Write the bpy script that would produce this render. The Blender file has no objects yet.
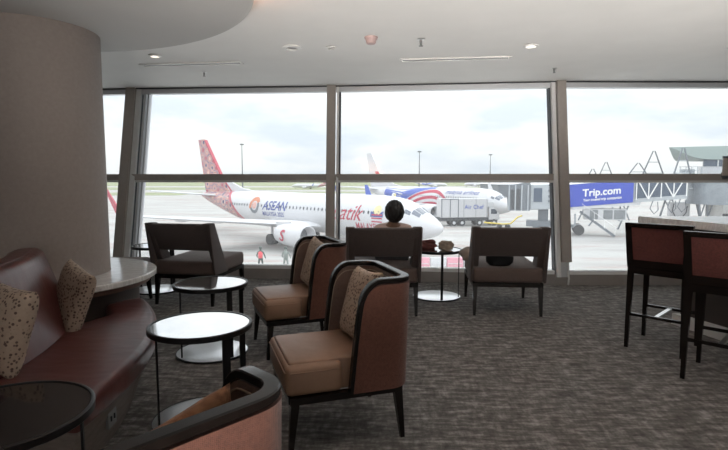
import bpy, bmesh, math, random
from mathutils import Vector, Matrix
random.seed(7)
C = bpy.context.scene.collection
S = bpy.context.scene
R = math.radians
PI = math.pi

# ------------------------------------------------------------------ camera, world, light, exposure
cam_d = bpy.data.cameras.new('camera')
cam = bpy.data.objects.new('camera', cam_d)
C.objects.link(cam)
cam.location = (0, 0, 1.35)
cam.rotation_euler = (R(90 - 5.26), 0, 0)
cam_d.sensor_width = 36
cam_d.lens = 510 / 728 * 36
cam_d.clip_start = 0.05
cam_d.clip_end = 6000
S.camera = cam
S.view_settings.view_transform = 'Standard'
S.view_settings.look = 'None'
S.view_settings.gamma = 1
S.view_settings.use_curve_mapping = False
S.view_settings.exposure = 0.3

SKY_BASE, SKY_RISE = 0.88, 1.5
w = bpy.data.worlds.new('overcast_sky')
S.world = w
w.use_nodes = True
nt = w.node_tree
nt.nodes.clear()
out = nt.nodes.new('ShaderNodeOutputWorld')
bg = nt.nodes.new('ShaderNodeBackground')
tc = nt.nodes.new('ShaderNodeTexCoord')
mp = nt.nodes.new('ShaderNodeMapping')
mp.inputs['Scale'].default_value = (1, 1, 3.2)
nz = nt.nodes.new('ShaderNodeTexNoise')
nz.inputs['Scale'].default_value = 3.2
nz.inputs['Detail'].default_value = 6
nz.inputs['Roughness'].default_value = 0.55
cr = nt.nodes.new('ShaderNodeValToRGB')
cr.color_ramp.elements[0].position = 0.40
cr.color_ramp.elements[0].color = (0.72, 0.79, 0.88, 1)
cr.color_ramp.elements[1].position = 0.56
cr.color_ramp.elements[1].color = (0.97, 0.975, 0.98, 1)
nt.links.new(tc.outputs['Generated'], mp.inputs['Vector'])
nt.links.new(mp.outputs['Vector'], nz.inputs['Vector'])
nt.links.new(nz.outputs['Fac'], cr.inputs['Fac'])
nt.links.new(cr.outputs['Color'], bg.inputs['Color'])
# overcast luminance: the zenith is three times as bright as the horizon
sxyz = nt.nodes.new('ShaderNodeSeparateXYZ')
nt.links.new(tc.outputs['Generated'], sxyz.inputs[0])
mz = nt.nodes.new('ShaderNodeMath'); mz.operation = 'MAXIMUM'; mz.inputs[1].default_value = 0
nt.links.new(sxyz.outputs[2], mz.inputs[0])
m2 = nt.nodes.new('ShaderNodeMath'); m2.operation = 'MULTIPLY_ADD'
m2.inputs[1].default_value = SKY_RISE
m2.inputs[2].default_value = SKY_BASE
nt.links.new(mz.outputs[0], m2.inputs[0])
nt.links.new(m2.outputs[0], bg.inputs['Strength'])
nt.links.new(bg.outputs['Background'], out.inputs['Surface'])

sun_d = bpy.data.lights.new('hazy_sun', 'SUN')
sun_d.energy = 0.5
sun_d.angle = R(30)
sun_d.color = (1, 0.97, 0.92)
sun = bpy.data.objects.new('hazy_sun', sun_d)
sun.rotation_euler = (R(-28), R(15), 0)
sun.location = (0, 20, 30)
C.objects.link(sun)

# fill lamps added behind the camera to brighten the room, no real fixtures
def area(name, loc, rot, sx, sy, e, col=(1, 0.95, 0.9), spread=180):
    la = bpy.data.lights.new(name, 'AREA')
    la.shape = 'RECTANGLE'
    la.size = sx
    la.size_y = sy
    la.energy = e
    la.color = col
    la.spread = R(spread)
    lo = bpy.data.objects.new(name, la)
    lo.location = loc
    lo.rotation_euler = rot
    C.objects.link(lo)
area('rear_fill', (0.6, -8.6, 0.9), (R(112), 0, 0), 12, 1.6, 120)  # added fill from the rear, no such fixture
area('ceiling_fill', (1.2, -1.2, 0.12), (R(119), 0, 0), 5.0, 0.4, 50, spread=44)  # added lamp aimed at the ceiling, no fixture on the floor
area('rear_top_fill', (0.6, -6.5, 2.55), (0, 0, 0), 6, 3, 15)  # added overhead fill, out of view

# ------------------------------------------------------------------ materials
def newmat(name):
    m = bpy.data.materials.new(name)
    m.use_nodes = True
    n = m.node_tree
    return m, n, n.nodes['Principled BSDF']

def mat(name, col, rough=0.6, metal=0.0, noise=0.0, scale=20, bump=0.0, bscale=None, spec=None, coat=0.0, stretch=(1, 1, 1)):
    m, n, b = newmat(name)
    b.inputs['Base Color'].default_value = (*col, 1)
    b.inputs['Roughness'].default_value = rough
    b.inputs['Metallic'].default_value = metal
    if spec is not None:
        b.inputs['Specular IOR Level'].default_value = spec
    if coat:
        b.inputs['Coat Weight'].default_value = coat
        b.inputs['Coat Roughness'].default_value = 0.15
    t = n.nodes.new('ShaderNodeTexCoord')
    mpp = n.nodes.new('ShaderNodeMapping')
    mpp.inputs['Scale'].default_value = stretch
    n.links.new(t.outputs['Object'], mpp.inputs['Vector'])
    nn = n.nodes.new('ShaderNodeTexNoise')
    nn.inputs['Scale'].default_value = scale
    nn.inputs['Detail'].default_value = 4
    n.links.new(mpp.outputs['Vector'], nn.inputs['Vector'])
    r = n.nodes.new('ShaderNodeValToRGB')
    k = max(noise, 0.02)
    r.color_ramp.elements[0].position = 0.3
    r.color_ramp.elements[1].position = 0.7
    r.color_ramp.elements[0].color = (*[max(0, c * (1 - k)) for c in col], 1)
    r.color_ramp.elements[1].color = (*[min(1, c * (1 + k)) for c in col], 1)
    n.links.new(nn.outputs['Fac'], r.inputs['Fac'])
    n.links.new(r.outputs['Color'], b.inputs['Base Color'])
    if bump:
        n2 = n.nodes.new('ShaderNodeTexNoise')
        n2.inputs['Scale'].default_value = bscale or scale
        n2.inputs['Detail'].default_value = 3
        n.links.new(mpp.outputs['Vector'], n2.inputs['Vector'])
        bp = n.nodes.new('ShaderNodeBump')
        bp.inputs['Strength'].default_value = bump
        bp.inputs['Distance'].default_value = 0.01
        n.links.new(n2.outputs['Fac'], bp.inputs['Height'])
        n.links.new(bp.outputs['Normal'], b.inputs['Normal'])
    return m

def ramp(n, src, stops, interp='LINEAR'):
    r = n.nodes.new('ShaderNodeValToRGB')
    r.color_ramp.interpolation = interp
    e = r.color_ramp.elements
    while len(e) > 1:
        e.remove(e[-1])
    e[0].position = stops[0][0]
    e[0].color = (*stops[0][1], 1)
    for p, c in stops[1:]:
        x = e.new(p)
        x.color = (*c, 1)
    n.links.new(src, r.inputs['Fac'])
    return r.outputs['Color']

def mix(n, fac, a, b):
    x = n.nodes.new('ShaderNodeMix')
    x.data_type = 'RGBA'
    if isinstance(fac, float):
        x.inputs[0].default_value = fac
    else:
        n.links.new(fac, x.inputs[0])
    for i, v in ((6, a), (7, b)):
        if isinstance(v, tuple):
            x.inputs[i].default_value = (*v, 1)
        else:
            n.links.new(v, x.inputs[i])
    return x.outputs[2]

def mth(n, op, a, b=0.0, clamp=False):
    x = n.nodes.new('ShaderNodeMath')
    x.operation = op
    x.use_clamp = clamp
    for i, v in ((0, a), (1, b)):
        if isinstance(v, (int, float)):
            x.inputs[i].default_value = v
        else:
            n.links.new(v, x.inputs[i])
    return x.outputs[0]

def coords(n, scale=(1, 1, 1), rot=(0, 0, 0), kind='Object'):
    t = n.nodes.new('ShaderNodeTexCoord')
    m = n.nodes.new('ShaderNodeMapping')
    m.inputs['Scale'].default_value = scale
    m.inputs['Rotation'].default_value = rot
    n.links.new(t.outputs[kind], m.inputs['Vector'])
    return m.outputs['Vector']

def noise(n, vec, scale, detail=4, rough=0.5):
    x = n.nodes.new('ShaderNodeTexNoise')
    x.inputs['Scale'].default_value = scale
    x.inputs['Detail'].default_value = detail
    x.inputs['Roughness'].default_value = rough
    n.links.new(vec, x.inputs['Vector'])
    return x.outputs['Fac']

M = {}
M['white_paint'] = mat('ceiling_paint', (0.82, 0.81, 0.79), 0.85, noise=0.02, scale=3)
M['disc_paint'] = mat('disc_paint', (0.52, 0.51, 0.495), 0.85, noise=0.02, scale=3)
M['wall'] = mat('wall_paint', (0.25, 0.21, 0.18), 0.8)
M['mull'] = mat('mullion_taupe', (0.36, 0.325, 0.295), 0.55, noise=0.04, scale=30)
M['alu'] = mat('aluminium_frame', (0.6, 0.61, 0.63), 0.4, metal=0.4)
M['alu_white'] = mat('white_frame', (0.78, 0.78, 0.77), 0.5)
M['gasket'] = mat('black_gasket', (0.03, 0.032, 0.04), 0.6)
M['sill'] = mat('sill_taupe', (0.30, 0.275, 0.26), 0.6, noise=0.05, scale=12)
M['dark_wood'] = mat('dark_stained_wood', (0.010, 0.007, 0.006), 0.24, noise=0.3, scale=30, stretch=(1, 1, 0.1), spec=0.4)
M['black_metal'] = mat('black_metal', (0.012, 0.012, 0.013), 0.35, metal=0.3)
M['steel'] = mat('brushed_steel', (0.82, 0.82, 0.82), 0.34, metal=1.0, noise=0.03, scale=60)
M['mirror_top'] = mat('tinted_mirror_glass', (0.74, 0.74, 0.74), 0.05, metal=0.92, noise=0.01)
M['dark_top'] = mat('smoked_glass', (0.012, 0.010, 0.010), 0.06)
M['plastic_white'] = mat('white_plastic', (0.75, 0.74, 0.72), 0.4)
M['plastic_pink'] = mat('detector_plastic', (0.5, 0.36, 0.34), 0.5)
M['grille'] = mat('grille_grey', (0.22, 0.22, 0.22), 0.5, metal=0.4)

# leather
def leather(name, c1, c2, rough=0.35, scale=4, bump=0.25):
    m, n, b = newmat(name)
    v = coords(n)
    f = noise(n, v, scale, 5, 0.6)
    n.links.new(ramp(n, f, [(0.3, c1), (0.7, c2)]), b.inputs['Base Color'])
    b.inputs['Roughness'].default_value = rough
    g = noise(n, v, 320, 2)
    w1 = noise(n, coords(n, (1, 2.2, 1), (0, 0, 0.5)), 3.5, 2, 0.5)
    h = mth(n, 'ADD', mth(n, 'MULTIPLY', g, 0.08), w1)
    bp = n.nodes.new('ShaderNodeBump')
    bp.inputs['Strength'].default_value = bump
    bp.inputs['Distance'].default_value = 0.02
    n.links.new(h, bp.inputs['Height'])
    n.links.new(bp.outputs['Normal'], b.inputs['Normal'])
    return m
M['leather'] = leather('oxblood_leather', (0.085, 0.024, 0.021), (0.12, 0.038, 0.032), 0.33)
M['tan'] = leather('tan_seat_leather', (0.26, 0.15, 0.095), (0.36, 0.22, 0.145), 0.48, 5, 0.4)

def weave(name, c1, c2, scale=420, rough=0.85, bump=0.4):
    m, n, b = newmat(name)
    ch = n.nodes.new('ShaderNodeTexChecker')
    ch.inputs['Scale'].default_value = scale
    n.links.new(coords(n, rot=(0.4, 0.5, 0.3)), ch.inputs['Vector'])
    f = noise(n, coords(n), 90, 3)
    ff = mth(n, 'ADD', mth(n, 'MULTIPLY', ch.outputs['Fac'], 0.35), mth(n, 'MULTIPLY', f, 0.75))
    n.links.new(ramp(n, ff, [(0.25, c1), (0.8, c2)]), b.inputs['Base Color'])
    b.inputs['Roughness'].default_value = rough
    b.inputs['Sheen Weight'].default_value = 0.15
    bp = n.nodes.new('ShaderNodeBump')
    bp.inputs['Strength'].default_value = bump
    bp.inputs['Distance'].default_value = 0.003
    n.links.new(ff, bp.inputs['Height'])
    n.links.new(bp.outputs['Normal'], b.inputs['Normal'])
    return m
M['tub_out'] = weave('russet_weave', (0.085, 0.029, 0.019), (0.185, 0.072, 0.046))
M['tub_in'] = weave('mauve_brown_weave', (0.115, 0.07, 0.055), (0.19, 0.12, 0.095))
M['lounge_fab'] = weave('grey_brown_weave', (0.062, 0.047, 0.044), (0.12, 0.092, 0.086))
M['seat_fab'] = weave('brown_seat_weave', (0.085, 0.058, 0.050), (0.155, 0.112, 0.097))
M['stool_fab'] = weave('maroon_rib_weave', (0.07, 0.018, 0.016), (0.17, 0.05, 0.042))
M['orange_fab'] = weave('rust_orange_weave', (0.16, 0.06, 0.025), (0.36, 0.17, 0.08), 300)
M['piping'] = mat('pale_piping', (0.34, 0.27, 0.2), 0.7)

def spotted(name, base, dot):
    m, n, b = newmat(name)
    v = n.nodes.new('ShaderNodeTexVoronoi')
    v.inputs['Scale'].default_value = 52
    v.inputs['Randomness'].default_value = 0.75
    n.links.new(coords(n), v.inputs['Vector'])
    c = ramp(n, v.outputs['Distance'], [(0.0, dot), (0.30, dot), (0.40, base), (1, base)])
    f = noise(n, coords(n), 60, 3)
    c2 = mix(n, mth(n, 'MULTIPLY', f, 0.5), c, (0.25, 0.19, 0.15))
    n.links.new(c2, b.inputs['Base Color'])
    b.inputs['Roughness'].default_value = 0.9
    return m
M['spotted'] = spotted('spotted_beige_fabric', (0.46, 0.36, 0.28), (0.075, 0.04, 0.035))

# carpet
m, n, b = newmat('woven_carpet')
f1 = noise(n, coords(n, (1.0, 3.6, 1), (0, 0, R(14))), 6.5, 4, 0.7)
f2 = noise(n, coords(n, (4.5, 1.4, 1), (0, 0, R(-28))), 7, 4, 0.7)
f3 = noise(n, coords(n), 260, 2)
ff = mth(n, 'ADD', mth(n, 'MULTIPLY', f1, 0.55), mth(n, 'MULTIPLY', f2, 0.3))
ff = mth(n, 'ADD', ff, mth(n, 'MULTIPLY', f3, 0.15))
n.links.new(ramp(n, ff, [(0.36, (0.066, 0.060, 0.056)), (0.5, (0.165, 0.152, 0.142)), (0.63, (0.40, 0.375, 0.355))]), b.inputs['Base Color'])
b.inputs['Roughness'].default_value = 0.95
b.inputs['Specular IOR Level'].default_value = 0.15
bp = n.nodes.new('ShaderNodeBump')
bp.inputs['Strength'].default_value = 0.5
bp.inputs['Distance'].default_value = 0.008
n.links.new(ff, bp.inputs['Height'])
n.links.new(bp.outputs['Normal'], b.inputs['Normal'])
M['carpet'] = m

# column plaster
M['plaster'] = mat('column_wallcover', (0.34, 0.29, 0.265), 0.7, noise=0.05, scale=40, bump=0.1, bscale=200)

# marble
m, n, b = newmat('veined_marble')
f = noise(n, coords(n, (1, 3, 1), (0, 0, 0.7)), 5, 8, 0.65)
n.links.new(ramp(n, f, [(0.35, (0.62, 0.60, 0.58)), (0.5, (0.80, 0.79, 0.77)), (0.56, (0.66, 0.64, 0.62)), (0.65, (0.82, 0.81, 0.80))]), b.inputs['Base Color'])
b.inputs['Roughness'].default_value = 0.12
M['marble'] = m
M['counter_base'] = mat('espresso_panel', (0.05, 0.038, 0.033), 0.4)
M['counter_wood'] = mat('brown_wood_edge', (0.16, 0.09, 0.065), 0.4, noise=0.2, scale=8, stretch=(1, 1, 8))
M['plinth'] = mat('taupe_plinth', (0.20, 0.165, 0.145), 0.6, noise=0.15, scale=12, stretch=(1, 1, 4))

# glass panes: clear, with glare haze painted in as a translucent veil
def glass(name, tint=(0.97, 0.985, 0.98), glare_veil=0.05):
    m, n, b = newmat(name)
    n.nodes.remove(b)
    o = n.nodes['Material Output']
    tr = n.nodes.new('ShaderNodeBsdfTransparent')
    tr.inputs['Color'].default_value = (*tint, 1)
    gl = n.nodes.new('ShaderNodeBsdfGlossy')
    gl.inputs['Roughness'].default_value = 0.0
    fr = n.nodes.new('ShaderNodeFresnel')
    fr.inputs['IOR'].default_value = 1.35
    ms = n.nodes.new('ShaderNodeMixShader')
    n.links.new(fr.outputs[0], ms.inputs[0])
    n.links.new(tr.outputs[0], ms.inputs[1])
    n.links.new(gl.outputs[0], ms.inputs[2])
    tl = n.nodes.new('ShaderNodeBsdfTranslucent')
    tl.inputs['Color'].default_value = (0.95, 0.95, 0.95, 1)
    ms2 = n.nodes.new('ShaderNodeMixShader')
    ms2.inputs[0].default_value = glare_veil
    n.links.new(ms.outputs[0], ms2.inputs[1])
    n.links.new(tl.outputs[0], ms2.inputs[2])
    n.links.new(ms2.outputs[0], o.inputs['Surface'])
    return m
M['glass'] = glass('veiled_window_glass')

def emis(name, col, s):
    m, n, b = newmat(name)
    b.inputs['Base Color'].default_value = (0.8, 0.8, 0.8, 1)
    b.inputs['Emission Color'].default_value = (*col, 1)
    b.inputs['Emission Strength'].default_value = s
    return m
M['lamp_on'] = emis('lit_lamp', (1, 0.9, 0.78), 2.2)
M['cove_on'] = emis('warm_cove_led', (1, 0.45, 0.22), 22)

# outside; some base colours are paled to paint in haze
m, n, b = newmat('airport_apron')
v = coords(n)
f = noise(n, coords(n, (0.012, 0.05, 1), (0, 0, 0.15)), 5, 5, 0.6)
base = ramp(n, f, [(0.32, (0.30, 0.285, 0.27)), (0.48, (0.385, 0.375, 0.36)), (0.68, (0.43, 0.425, 0.415))])
f2 = noise(n, coords(n, (0.02, 0.12, 1), (0, 0, -0.12)), 4, 4, 0.7)
stain = ramp(n, f2, [(0.54, (0, 0, 0)), (0.62, (1, 1, 1))])
base = mix(n, mth(n, 'MULTIPLY', stain, 0.55), base, (0.34, 0.23, 0.20))
n.links.new(base, b.inputs['Base Color'])
b.inputs['Roughness'].default_value = 0.75
M['apron'] = m
M['bounce_pale'] = mat('bounce_slab_pale', (0.78, 0.77, 0.75), 0.8, noise=0.03, scale=0.5)  # extra pale so the unseen slab bounces light indoors
M['grass'] = mat('pale_grass', (0.25, 0.27, 0.15), 0.95, noise=0.15, scale=0.03)
M['trees'] = mat('far_trees', (0.25, 0.31, 0.25), 0.95, noise=0.2, scale=0.05)
M['plane_white'] = mat('aircraft_white', (0.62, 0.62, 0.64), 0.28, noise=0.02, scale=1)
M['wing_grey'] = mat('wing_grey', (0.62, 0.63, 0.65), 0.35)
M['tyre'] = mat('tyre_rubber', (0.05, 0.05, 0.055), 0.8)
M['intake'] = mat('engine_intake', (0.14, 0.15, 0.17), 0.5)
M['dark_glass'] = mat('dark_glass', (0.06, 0.075, 0.1), 0.1)
M['red'] = mat('batik_red', (0.46, 0.03, 0.07), 0.4)
M['navy'] = mat('navy_blue', (0.06, 0.09, 0.3), 0.4)
M['blue'] = mat('royal_blue', (0.06, 0.11, 0.45), 0.4)
M['yellow'] = mat('yellow_paint', (0.8, 0.62, 0.12), 0.5)
M['gold'] = mat('pale_gold', (0.75, 0.65, 0.35), 0.5)
M['ad_blue'] = mat('advert_blue', (0.03, 0.07, 0.5), 0.45, noise=0.03, scale=0.5)
M['letter_white'] = mat('letter_white', (0.9, 0.9, 0.9), 0.5)
M['bridge_grey'] = mat('bridge_light_grey', (0.44, 0.47, 0.50), 0.5, noise=0.08, scale=1.5)
M['bridge_mid'] = mat('bridge_mid_grey', (0.17, 0.19, 0.215), 0.5, noise=0.08, scale=1.5)
M['bridge_dark'] = mat('bridge_dark_grey', (0.07, 0.075, 0.085), 0.6)
M['cockpit_glass'] = mat('cockpit_glass', (0.16, 0.18, 0.22), 0.2)
M['pier_grey'] = mat('pier_grey', (0.27, 0.30, 0.33), 0.5, noise=0.15, scale=1.2)
M['tint_glass'] = mat('tinted_bridge_glass', (0.07, 0.10, 0.15), 0.15)
M['roof_green'] = mat('grey_green_roof', (0.33, 0.40, 0.38), 0.5, noise=0.04, scale=0.4)
M['concrete'] = mat('pale_concrete', (0.62, 0.61, 0.59), 0.8, noise=0.08, scale=1)
M['pink'] = mat('pink_barrier', (0.72, 0.33, 0.40), 0.6)
M['skin'] = mat('skin', (0.30, 0.17, 0.11), 0.55)
M['hair'] = mat('black_hair', (0.010, 0.008, 0.008), 0.5, noise=0.3, scale=80, bump=0.4)
M['shirt'] = mat('dusty_pink_shirt', (0.68, 0.50, 0.45), 0.85)
M['trousers'] = mat('grey_trousers', (0.08, 0.08, 0.085), 0.9)
M['vest_red'] = mat('red_vest', (0.75, 0.10, 0.12), 0.7)
M['cloth_dark'] = mat('dark_workwear', (0.06, 0.08, 0.07), 0.8)
M['cloth_grey'] = mat('grey_green_raincoat', (0.22, 0.25, 0.23), 0.8)
M['black_bag'] = mat('black_fabric', (0.012, 0.012, 0.014), 0.8, bump=0.3, bscale=40)
M['pale_cloth'] = mat('pale_beige_cloth', (0.36, 0.31, 0.27), 0.9, noise=0.1, bump=0.4, bscale=12)
M['paper_bag'] = mat('beige_paper', (0.32, 0.25, 0.19), 0.8, noise=0.3, scale=18, bump=0.8, bscale=14)
M['maroon_cloth'] = mat('maroon_scarf', (0.12, 0.035, 0.03), 0.85, noise=0.4, scale=16, bump=0.8, bscale=16)

def tail_pattern(n):
    v = n.nodes.new('ShaderNodeTexVoronoi')
    v.inputs['Scale'].default_value = 0.8
    v.inputs['Randomness'].default_value = 0.25
    n.links.new(coords(n, (1, 0.05, 1), (0, R(35), 0)), v.inputs['Vector'])
    c = ramp(n, v.outputs['Distance'], [(0, (0.03, 0.02, 0.12)), (0.22, (0.72, 0.52, 0.42)), (0.31, (0.40, 0.03, 0.07)), (0.38, (0.72, 0.50, 0.38)), (0.46, (0.04, 0.03, 0.16)), (0.54, (0.70, 0.40, 0.36)), (0.60, (0.36, 0.03, 0.07))], 'CONSTANT')
    return c
m, n, b = newmat('batik_tail_pattern')
n.links.new(tail_pattern(n), b.inputs['Base Color'])
b.inputs['Roughness'].default_value = 0.4
M['tail_pattern'] = m
m, n, b = newmat('batik_fuselage_paint')
sx = n.nodes.new('ShaderNodeSeparateXYZ')
n.links.new(coords(n), sx.inputs[0])
q = mth(n, 'SUBTRACT', mth(n, 'MULTIPLY', sx.outputs[0], -1.0), mth(n, 'MULTIPLY', sx.outputs[2], 1.18))
msk = mth(n, 'GREATER_THAN', q, 27.2 - 2.31 * 1.18)
msk2 = mth(n, 'GREATER_THAN', q, 27.2 - 2.31 * 1.18 + 0.55)
c = mix(n, msk, (0.62, 0.62, 0.64), (0.50, 0.06, 0.10))
c = mix(n, msk2, c, tail_pattern(n))
n.links.new(c, b.inputs['Base Color'])
b.inputs['Roughness'].default_value = 0.28
M['batik_fus'] = m

# ------------------------------------------------------------------ mesh helpers
def P(o, label=None, cat=None, group=None, kind=None):
    if label: o['label'] = label
    if cat: o['category'] = cat
    if group: o['group'] = group
    if kind: o['kind'] = kind
    return o

def empty(name, loc=(0, 0, 0), rz=0.0, label=None, cat=None, group=None, kind=None):
    o = bpy.data.objects.new(name, None)
    o.empty_display_size = 0.1
    o.location = loc
    o.rotation_euler = (0, 0, rz)
    C.objects.link(o)
    return P(o, label, cat, group, kind)

def obj(name, bm, m, parent=None, smooth=None, loc=None, rz=None):
    bmesh.ops.recalc_face_normals(bm, faces=bm.faces)
    me = bpy.data.meshes.new(name)
    bm.to_mesh(me)
    bm.free()
    if isinstance(m, (list, tuple)):
        for k in m: me.materials.append(k)
    else:
        me.materials.append(m)
    if smooth:
        for p in me.polygons: p.use_smooth = True
        if smooth is not True:
            try: me.set_sharp_from_angle(angle=R(smooth))
            except Exception: pass
    o = bpy.data.objects.new(name, me)
    C.objects.link(o)
    if parent: o.parent = parent
    if loc: o.location = loc
    if rz is not None: o.rotation_euler = (0, 0, rz)
    return o

def copy_tree(o, parent=None):
    c = o.copy()
    C.objects.link(c)
    if parent: c.parent = parent
    for ch in list(o.children):
        copy_tree(ch, c)
    return c

def NB(): return bmesh.new()

def hexa(bm, pts, bevel=0.0, seg=2):
    """8 points: bottom loop of four, top loop of four"""
    v = [bm.verts.new(p) for p in pts]
    fs = [bm.faces.new([v[i] for i in f]) for f in ((3, 2, 1, 0), (4, 5, 6, 7), (0, 1, 5, 4), (1, 2, 6, 5), (2, 3, 7, 6), (3, 0, 4, 7))]
    if bevel:
        es = list({e for f in fs for e in f.edges})
        bmesh.ops.bevel(bm, geom=es, offset=bevel, segments=seg, affect='EDGES', profile=0.5)
    return bm

def box(bm, x0, y0, z0, x1, y1, z1, bevel=0.0, seg=2):
    return hexa(bm, [(x0, y0, z0), (x1, y0, z0), (x1, y1, z0), (x0, y1, z0), (x0, y0, z1), (x1, y0, z1), (x1, y1, z1), (x0, y1, z1)], bevel, seg)

def beam(bm, a, b, w, d, up=(0, 0, 1), w2=None, d2=None):
    a = Vector(a); b = Vector(b)
    t = (b - a).normalized()
    u = Vector(up)
    s = t.cross(u)
    if s.length < 1e-4: s = t.cross(Vector((1, 0, 0)))
    s.normalize()
    q = s.cross(t).normalized()
    w2 = w if w2 is None else w2
    d2 = d if d2 is None else d2
    pts = []
    for p, ww, dd in ((a, w, d), (b, w2, d2)):
        for i, j in ((-1, -1), (1, -1), (1, 1), (-1, 1)):
            pts.append(p + s * ww / 2 * i + q * dd / 2 * j)
    return hexa(bm, pts)

def cyl(bm, a, b, r, r2=None, seg=24, caps=True):
    a = Vector(a); b = Vector(b)
    r2 = r if r2 is None else r2
    t = (b - a).normalized()
    s = t.orthogonal().normalized()
    q = t.cross(s)
    A = []; B = []
    for i in range(seg):
        an = 2 * PI * i / seg
        d = s * math.cos(an) + q * math.sin(an)
        A.append(bm.verts.new(a + d * r))
        B.append(bm.verts.new(b + d * r2))
    for i in range(seg):
        j = (i + 1) % seg
        bm.faces.new((A[i], A[j], B[j], B[i]))
    if caps:
        bm.faces.new(A[::-1]); bm.faces.new(B)
    return bm

def lathe(bm, prof, seg=48, close=False, axis='z', off=(0, 0, 0)):
    rings = []
    for r, z in prof:
        ring = []
        for i in range(seg):
            an = 2 * PI * i / seg
            c, s_ = math.cos(an) * r, math.sin(an) * r
            p = (c, s_, z) if axis == 'z' else (z, c, s_)
            ring.append(bm.verts.new((p[0] + off[0], p[1] + off[1], p[2] + off[2])))
        rings.append(ring)
    n = len(rings)
    for k in range(n - 1 + (1 if close else 0)):
        a, b = rings[k], rings[(k + 1) % n]
        for i in range(seg):
            j = (i + 1) % seg
            bm.faces.new((a[i], a[j], b[j], b[i]))
    if not close:
        bm.faces.new(rings[0][::-1]); bm.faces.new(rings[-1])
    return bm

def arc_sweep(bm, c, prof, a0, a1, n=48):
    """closed radial profile [(r,z)..] (or fn(t)->profile) swept about c from a0 to a1 degrees, capped"""
    rings = []
    for i in range(n + 1):
        t = i / n
        a = R(a0 + (a1 - a0) * t)
        pr = prof(t) if callable(prof) else prof
        rings.append([bm.verts.new((c[0] + r * math.cos(a), c[1] + r * math.sin(a), z)) for r, z in pr])
    m_ = len(rings[0])
    for i in range(n):
        for k in range(m_):
            l = (k + 1) % m_
            bm.faces.new((rings[i][k], rings[i][l], rings[i + 1][l], rings[i + 1][k]))
    bm.faces.new(rings[0][::-1]); bm.faces.new(rings[-1])
    return bm

def prism(bm, poly, z0, z1):
    A = [bm.verts.new((x, y, z0)) for x, y in poly]
    B = [bm.verts.new((x, y, z1)) for x, y in poly]
    n = len(poly)
    bm.faces.new(A[::-1]); bm.faces.new(B)
    for i in range(n):
        j = (i + 1) % n
        bm.faces.new((A[i], A[j], B[j], B[i]))
    return bm

def tube(bm, pts, r, seg=8):
    pts = [Vector(p) for p in pts]
    rings = []
    for i, p in enumerate(pts):
        t = (pts[min(i + 1, len(pts) - 1)] - pts[max(i - 1, 0)]).normalized()
        s = t.cross(Vector((0.13, 0.2, 1))).normalized()
        q = s.cross(t)
        rings.append([bm.verts.new(p + (s * math.cos(2 * PI * k / seg) + q * math.sin(2 * PI * k / seg)) * r) for k in range(seg)])
    for a, b in zip(rings, rings[1:]):
        for k in range(seg):
            l = (k + 1) % seg
            bm.faces.new((a[k], a[l], b[l], b[k]))
    bm.faces.new(rings[0][::-1]); bm.faces.new(rings[-1])
    return bm

def text_bm(body, size, shear=0.0, extrude=0.0, spacing=1.0, bold=0.0, ax='LEFT'):
    cu = bpy.data.curves.new('lettering', 'FONT')
    cu.body = body
    cu.size = size
    cu.shear = shear
    cu.extrude = extrude
    cu.space_character = spacing
    cu.offset = bold
    cu.align_x = ax
    cu.resolution_u = 3
    o = bpy.data.objects.new('lettering', cu)
    C.objects.link(o)
    bpy.context.view_layer.update()
    dg = bpy.context.evaluated_depsgraph_get()
    me = bpy.data.meshes.new_from_object(o.evaluated_get(dg))
    bpy.data.objects.remove(o)
    bm = bmesh.new()
    bm.from_mesh(me)
    bpy.data.meshes.remove(me)
    return bm

# ------------------------------------------------------------------ the room
ZC = 2.585
FL = [(-6.4, 7.28), (-3.37, 6.95), (-0.455, 6.74), (2.54, 6.37), (5.5, 6.38), (8.2, 6.45)]
XS = [0, 0.17, 0.02, -0.035, 0, 0]
LEAN = [0.3, 0.3, 0.32, 0.36, 0.38, 0.38]
def fac(i, z, off=0.0):
    x, y = FL[i]
    return Vector((x + XS[i] * z / ZC, y + LEAN[i] * z / ZC + off, z))

poly = [(-6.4, -9.5), (7.8, -9.5), (8.2, 6.62)] + [(x, y + 0.1) for x, y in FL[::-1][1:]]
o = obj('floor', prism(NB(), poly, -0.15, 0.0), M['carpet']); P(o, kind='structure')
poly = [(-6.4, -9.5), (7.8, -9.5), (8.2, 6.95)] + [(x, y + l + 0.16) for (x, y), l in list(zip(FL, LEAN))[::-1][1:]]
o = obj('ceiling', prism(NB(), poly, ZC, ZC + 0.25), M['white_paint']); P(o, kind='structure')
o = obj('wall_left', box(NB(), -6.55, -9.5, 0, -6.4, 7.3, ZC), M['wall']); P(o, kind='structure')
o = obj('wall_right', box(NB(), 8.2, -9.5, 0, 8.35, 6.9, ZC), M['wall']); P(o, kind='structure')
o = obj('wall_back', box(NB(), -6.4, -9.65, 0, 8.2, -9.5, ZC), M['wall']); P(o, kind='structure')

# lowered ceiling disc with a cove
bm = NB()
lathe(bm, [(0.0001, 2.45), (1.72, 2.45), (1.75, 2.462), (1.75, 2.50), (1.70, 2.52), (0.0001, 2.52)], 128)
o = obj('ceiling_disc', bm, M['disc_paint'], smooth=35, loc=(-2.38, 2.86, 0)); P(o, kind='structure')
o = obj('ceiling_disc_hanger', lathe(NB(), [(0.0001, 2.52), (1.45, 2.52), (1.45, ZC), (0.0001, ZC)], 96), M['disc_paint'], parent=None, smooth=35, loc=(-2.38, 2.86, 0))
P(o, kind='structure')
bm = NB()
arc_sweep(bm, (-2.38, 2.86), [(1.60, 2.522), (1.69, 2.522), (1.69, 2.532), (1.60, 2.532)], -60, 26, 40)
o = obj('cove_led_strip', bm, M['cove_on'])
P(o, 'warm orange light strip hidden on top of the round ceiling disc edge', 'light strip')

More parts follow.
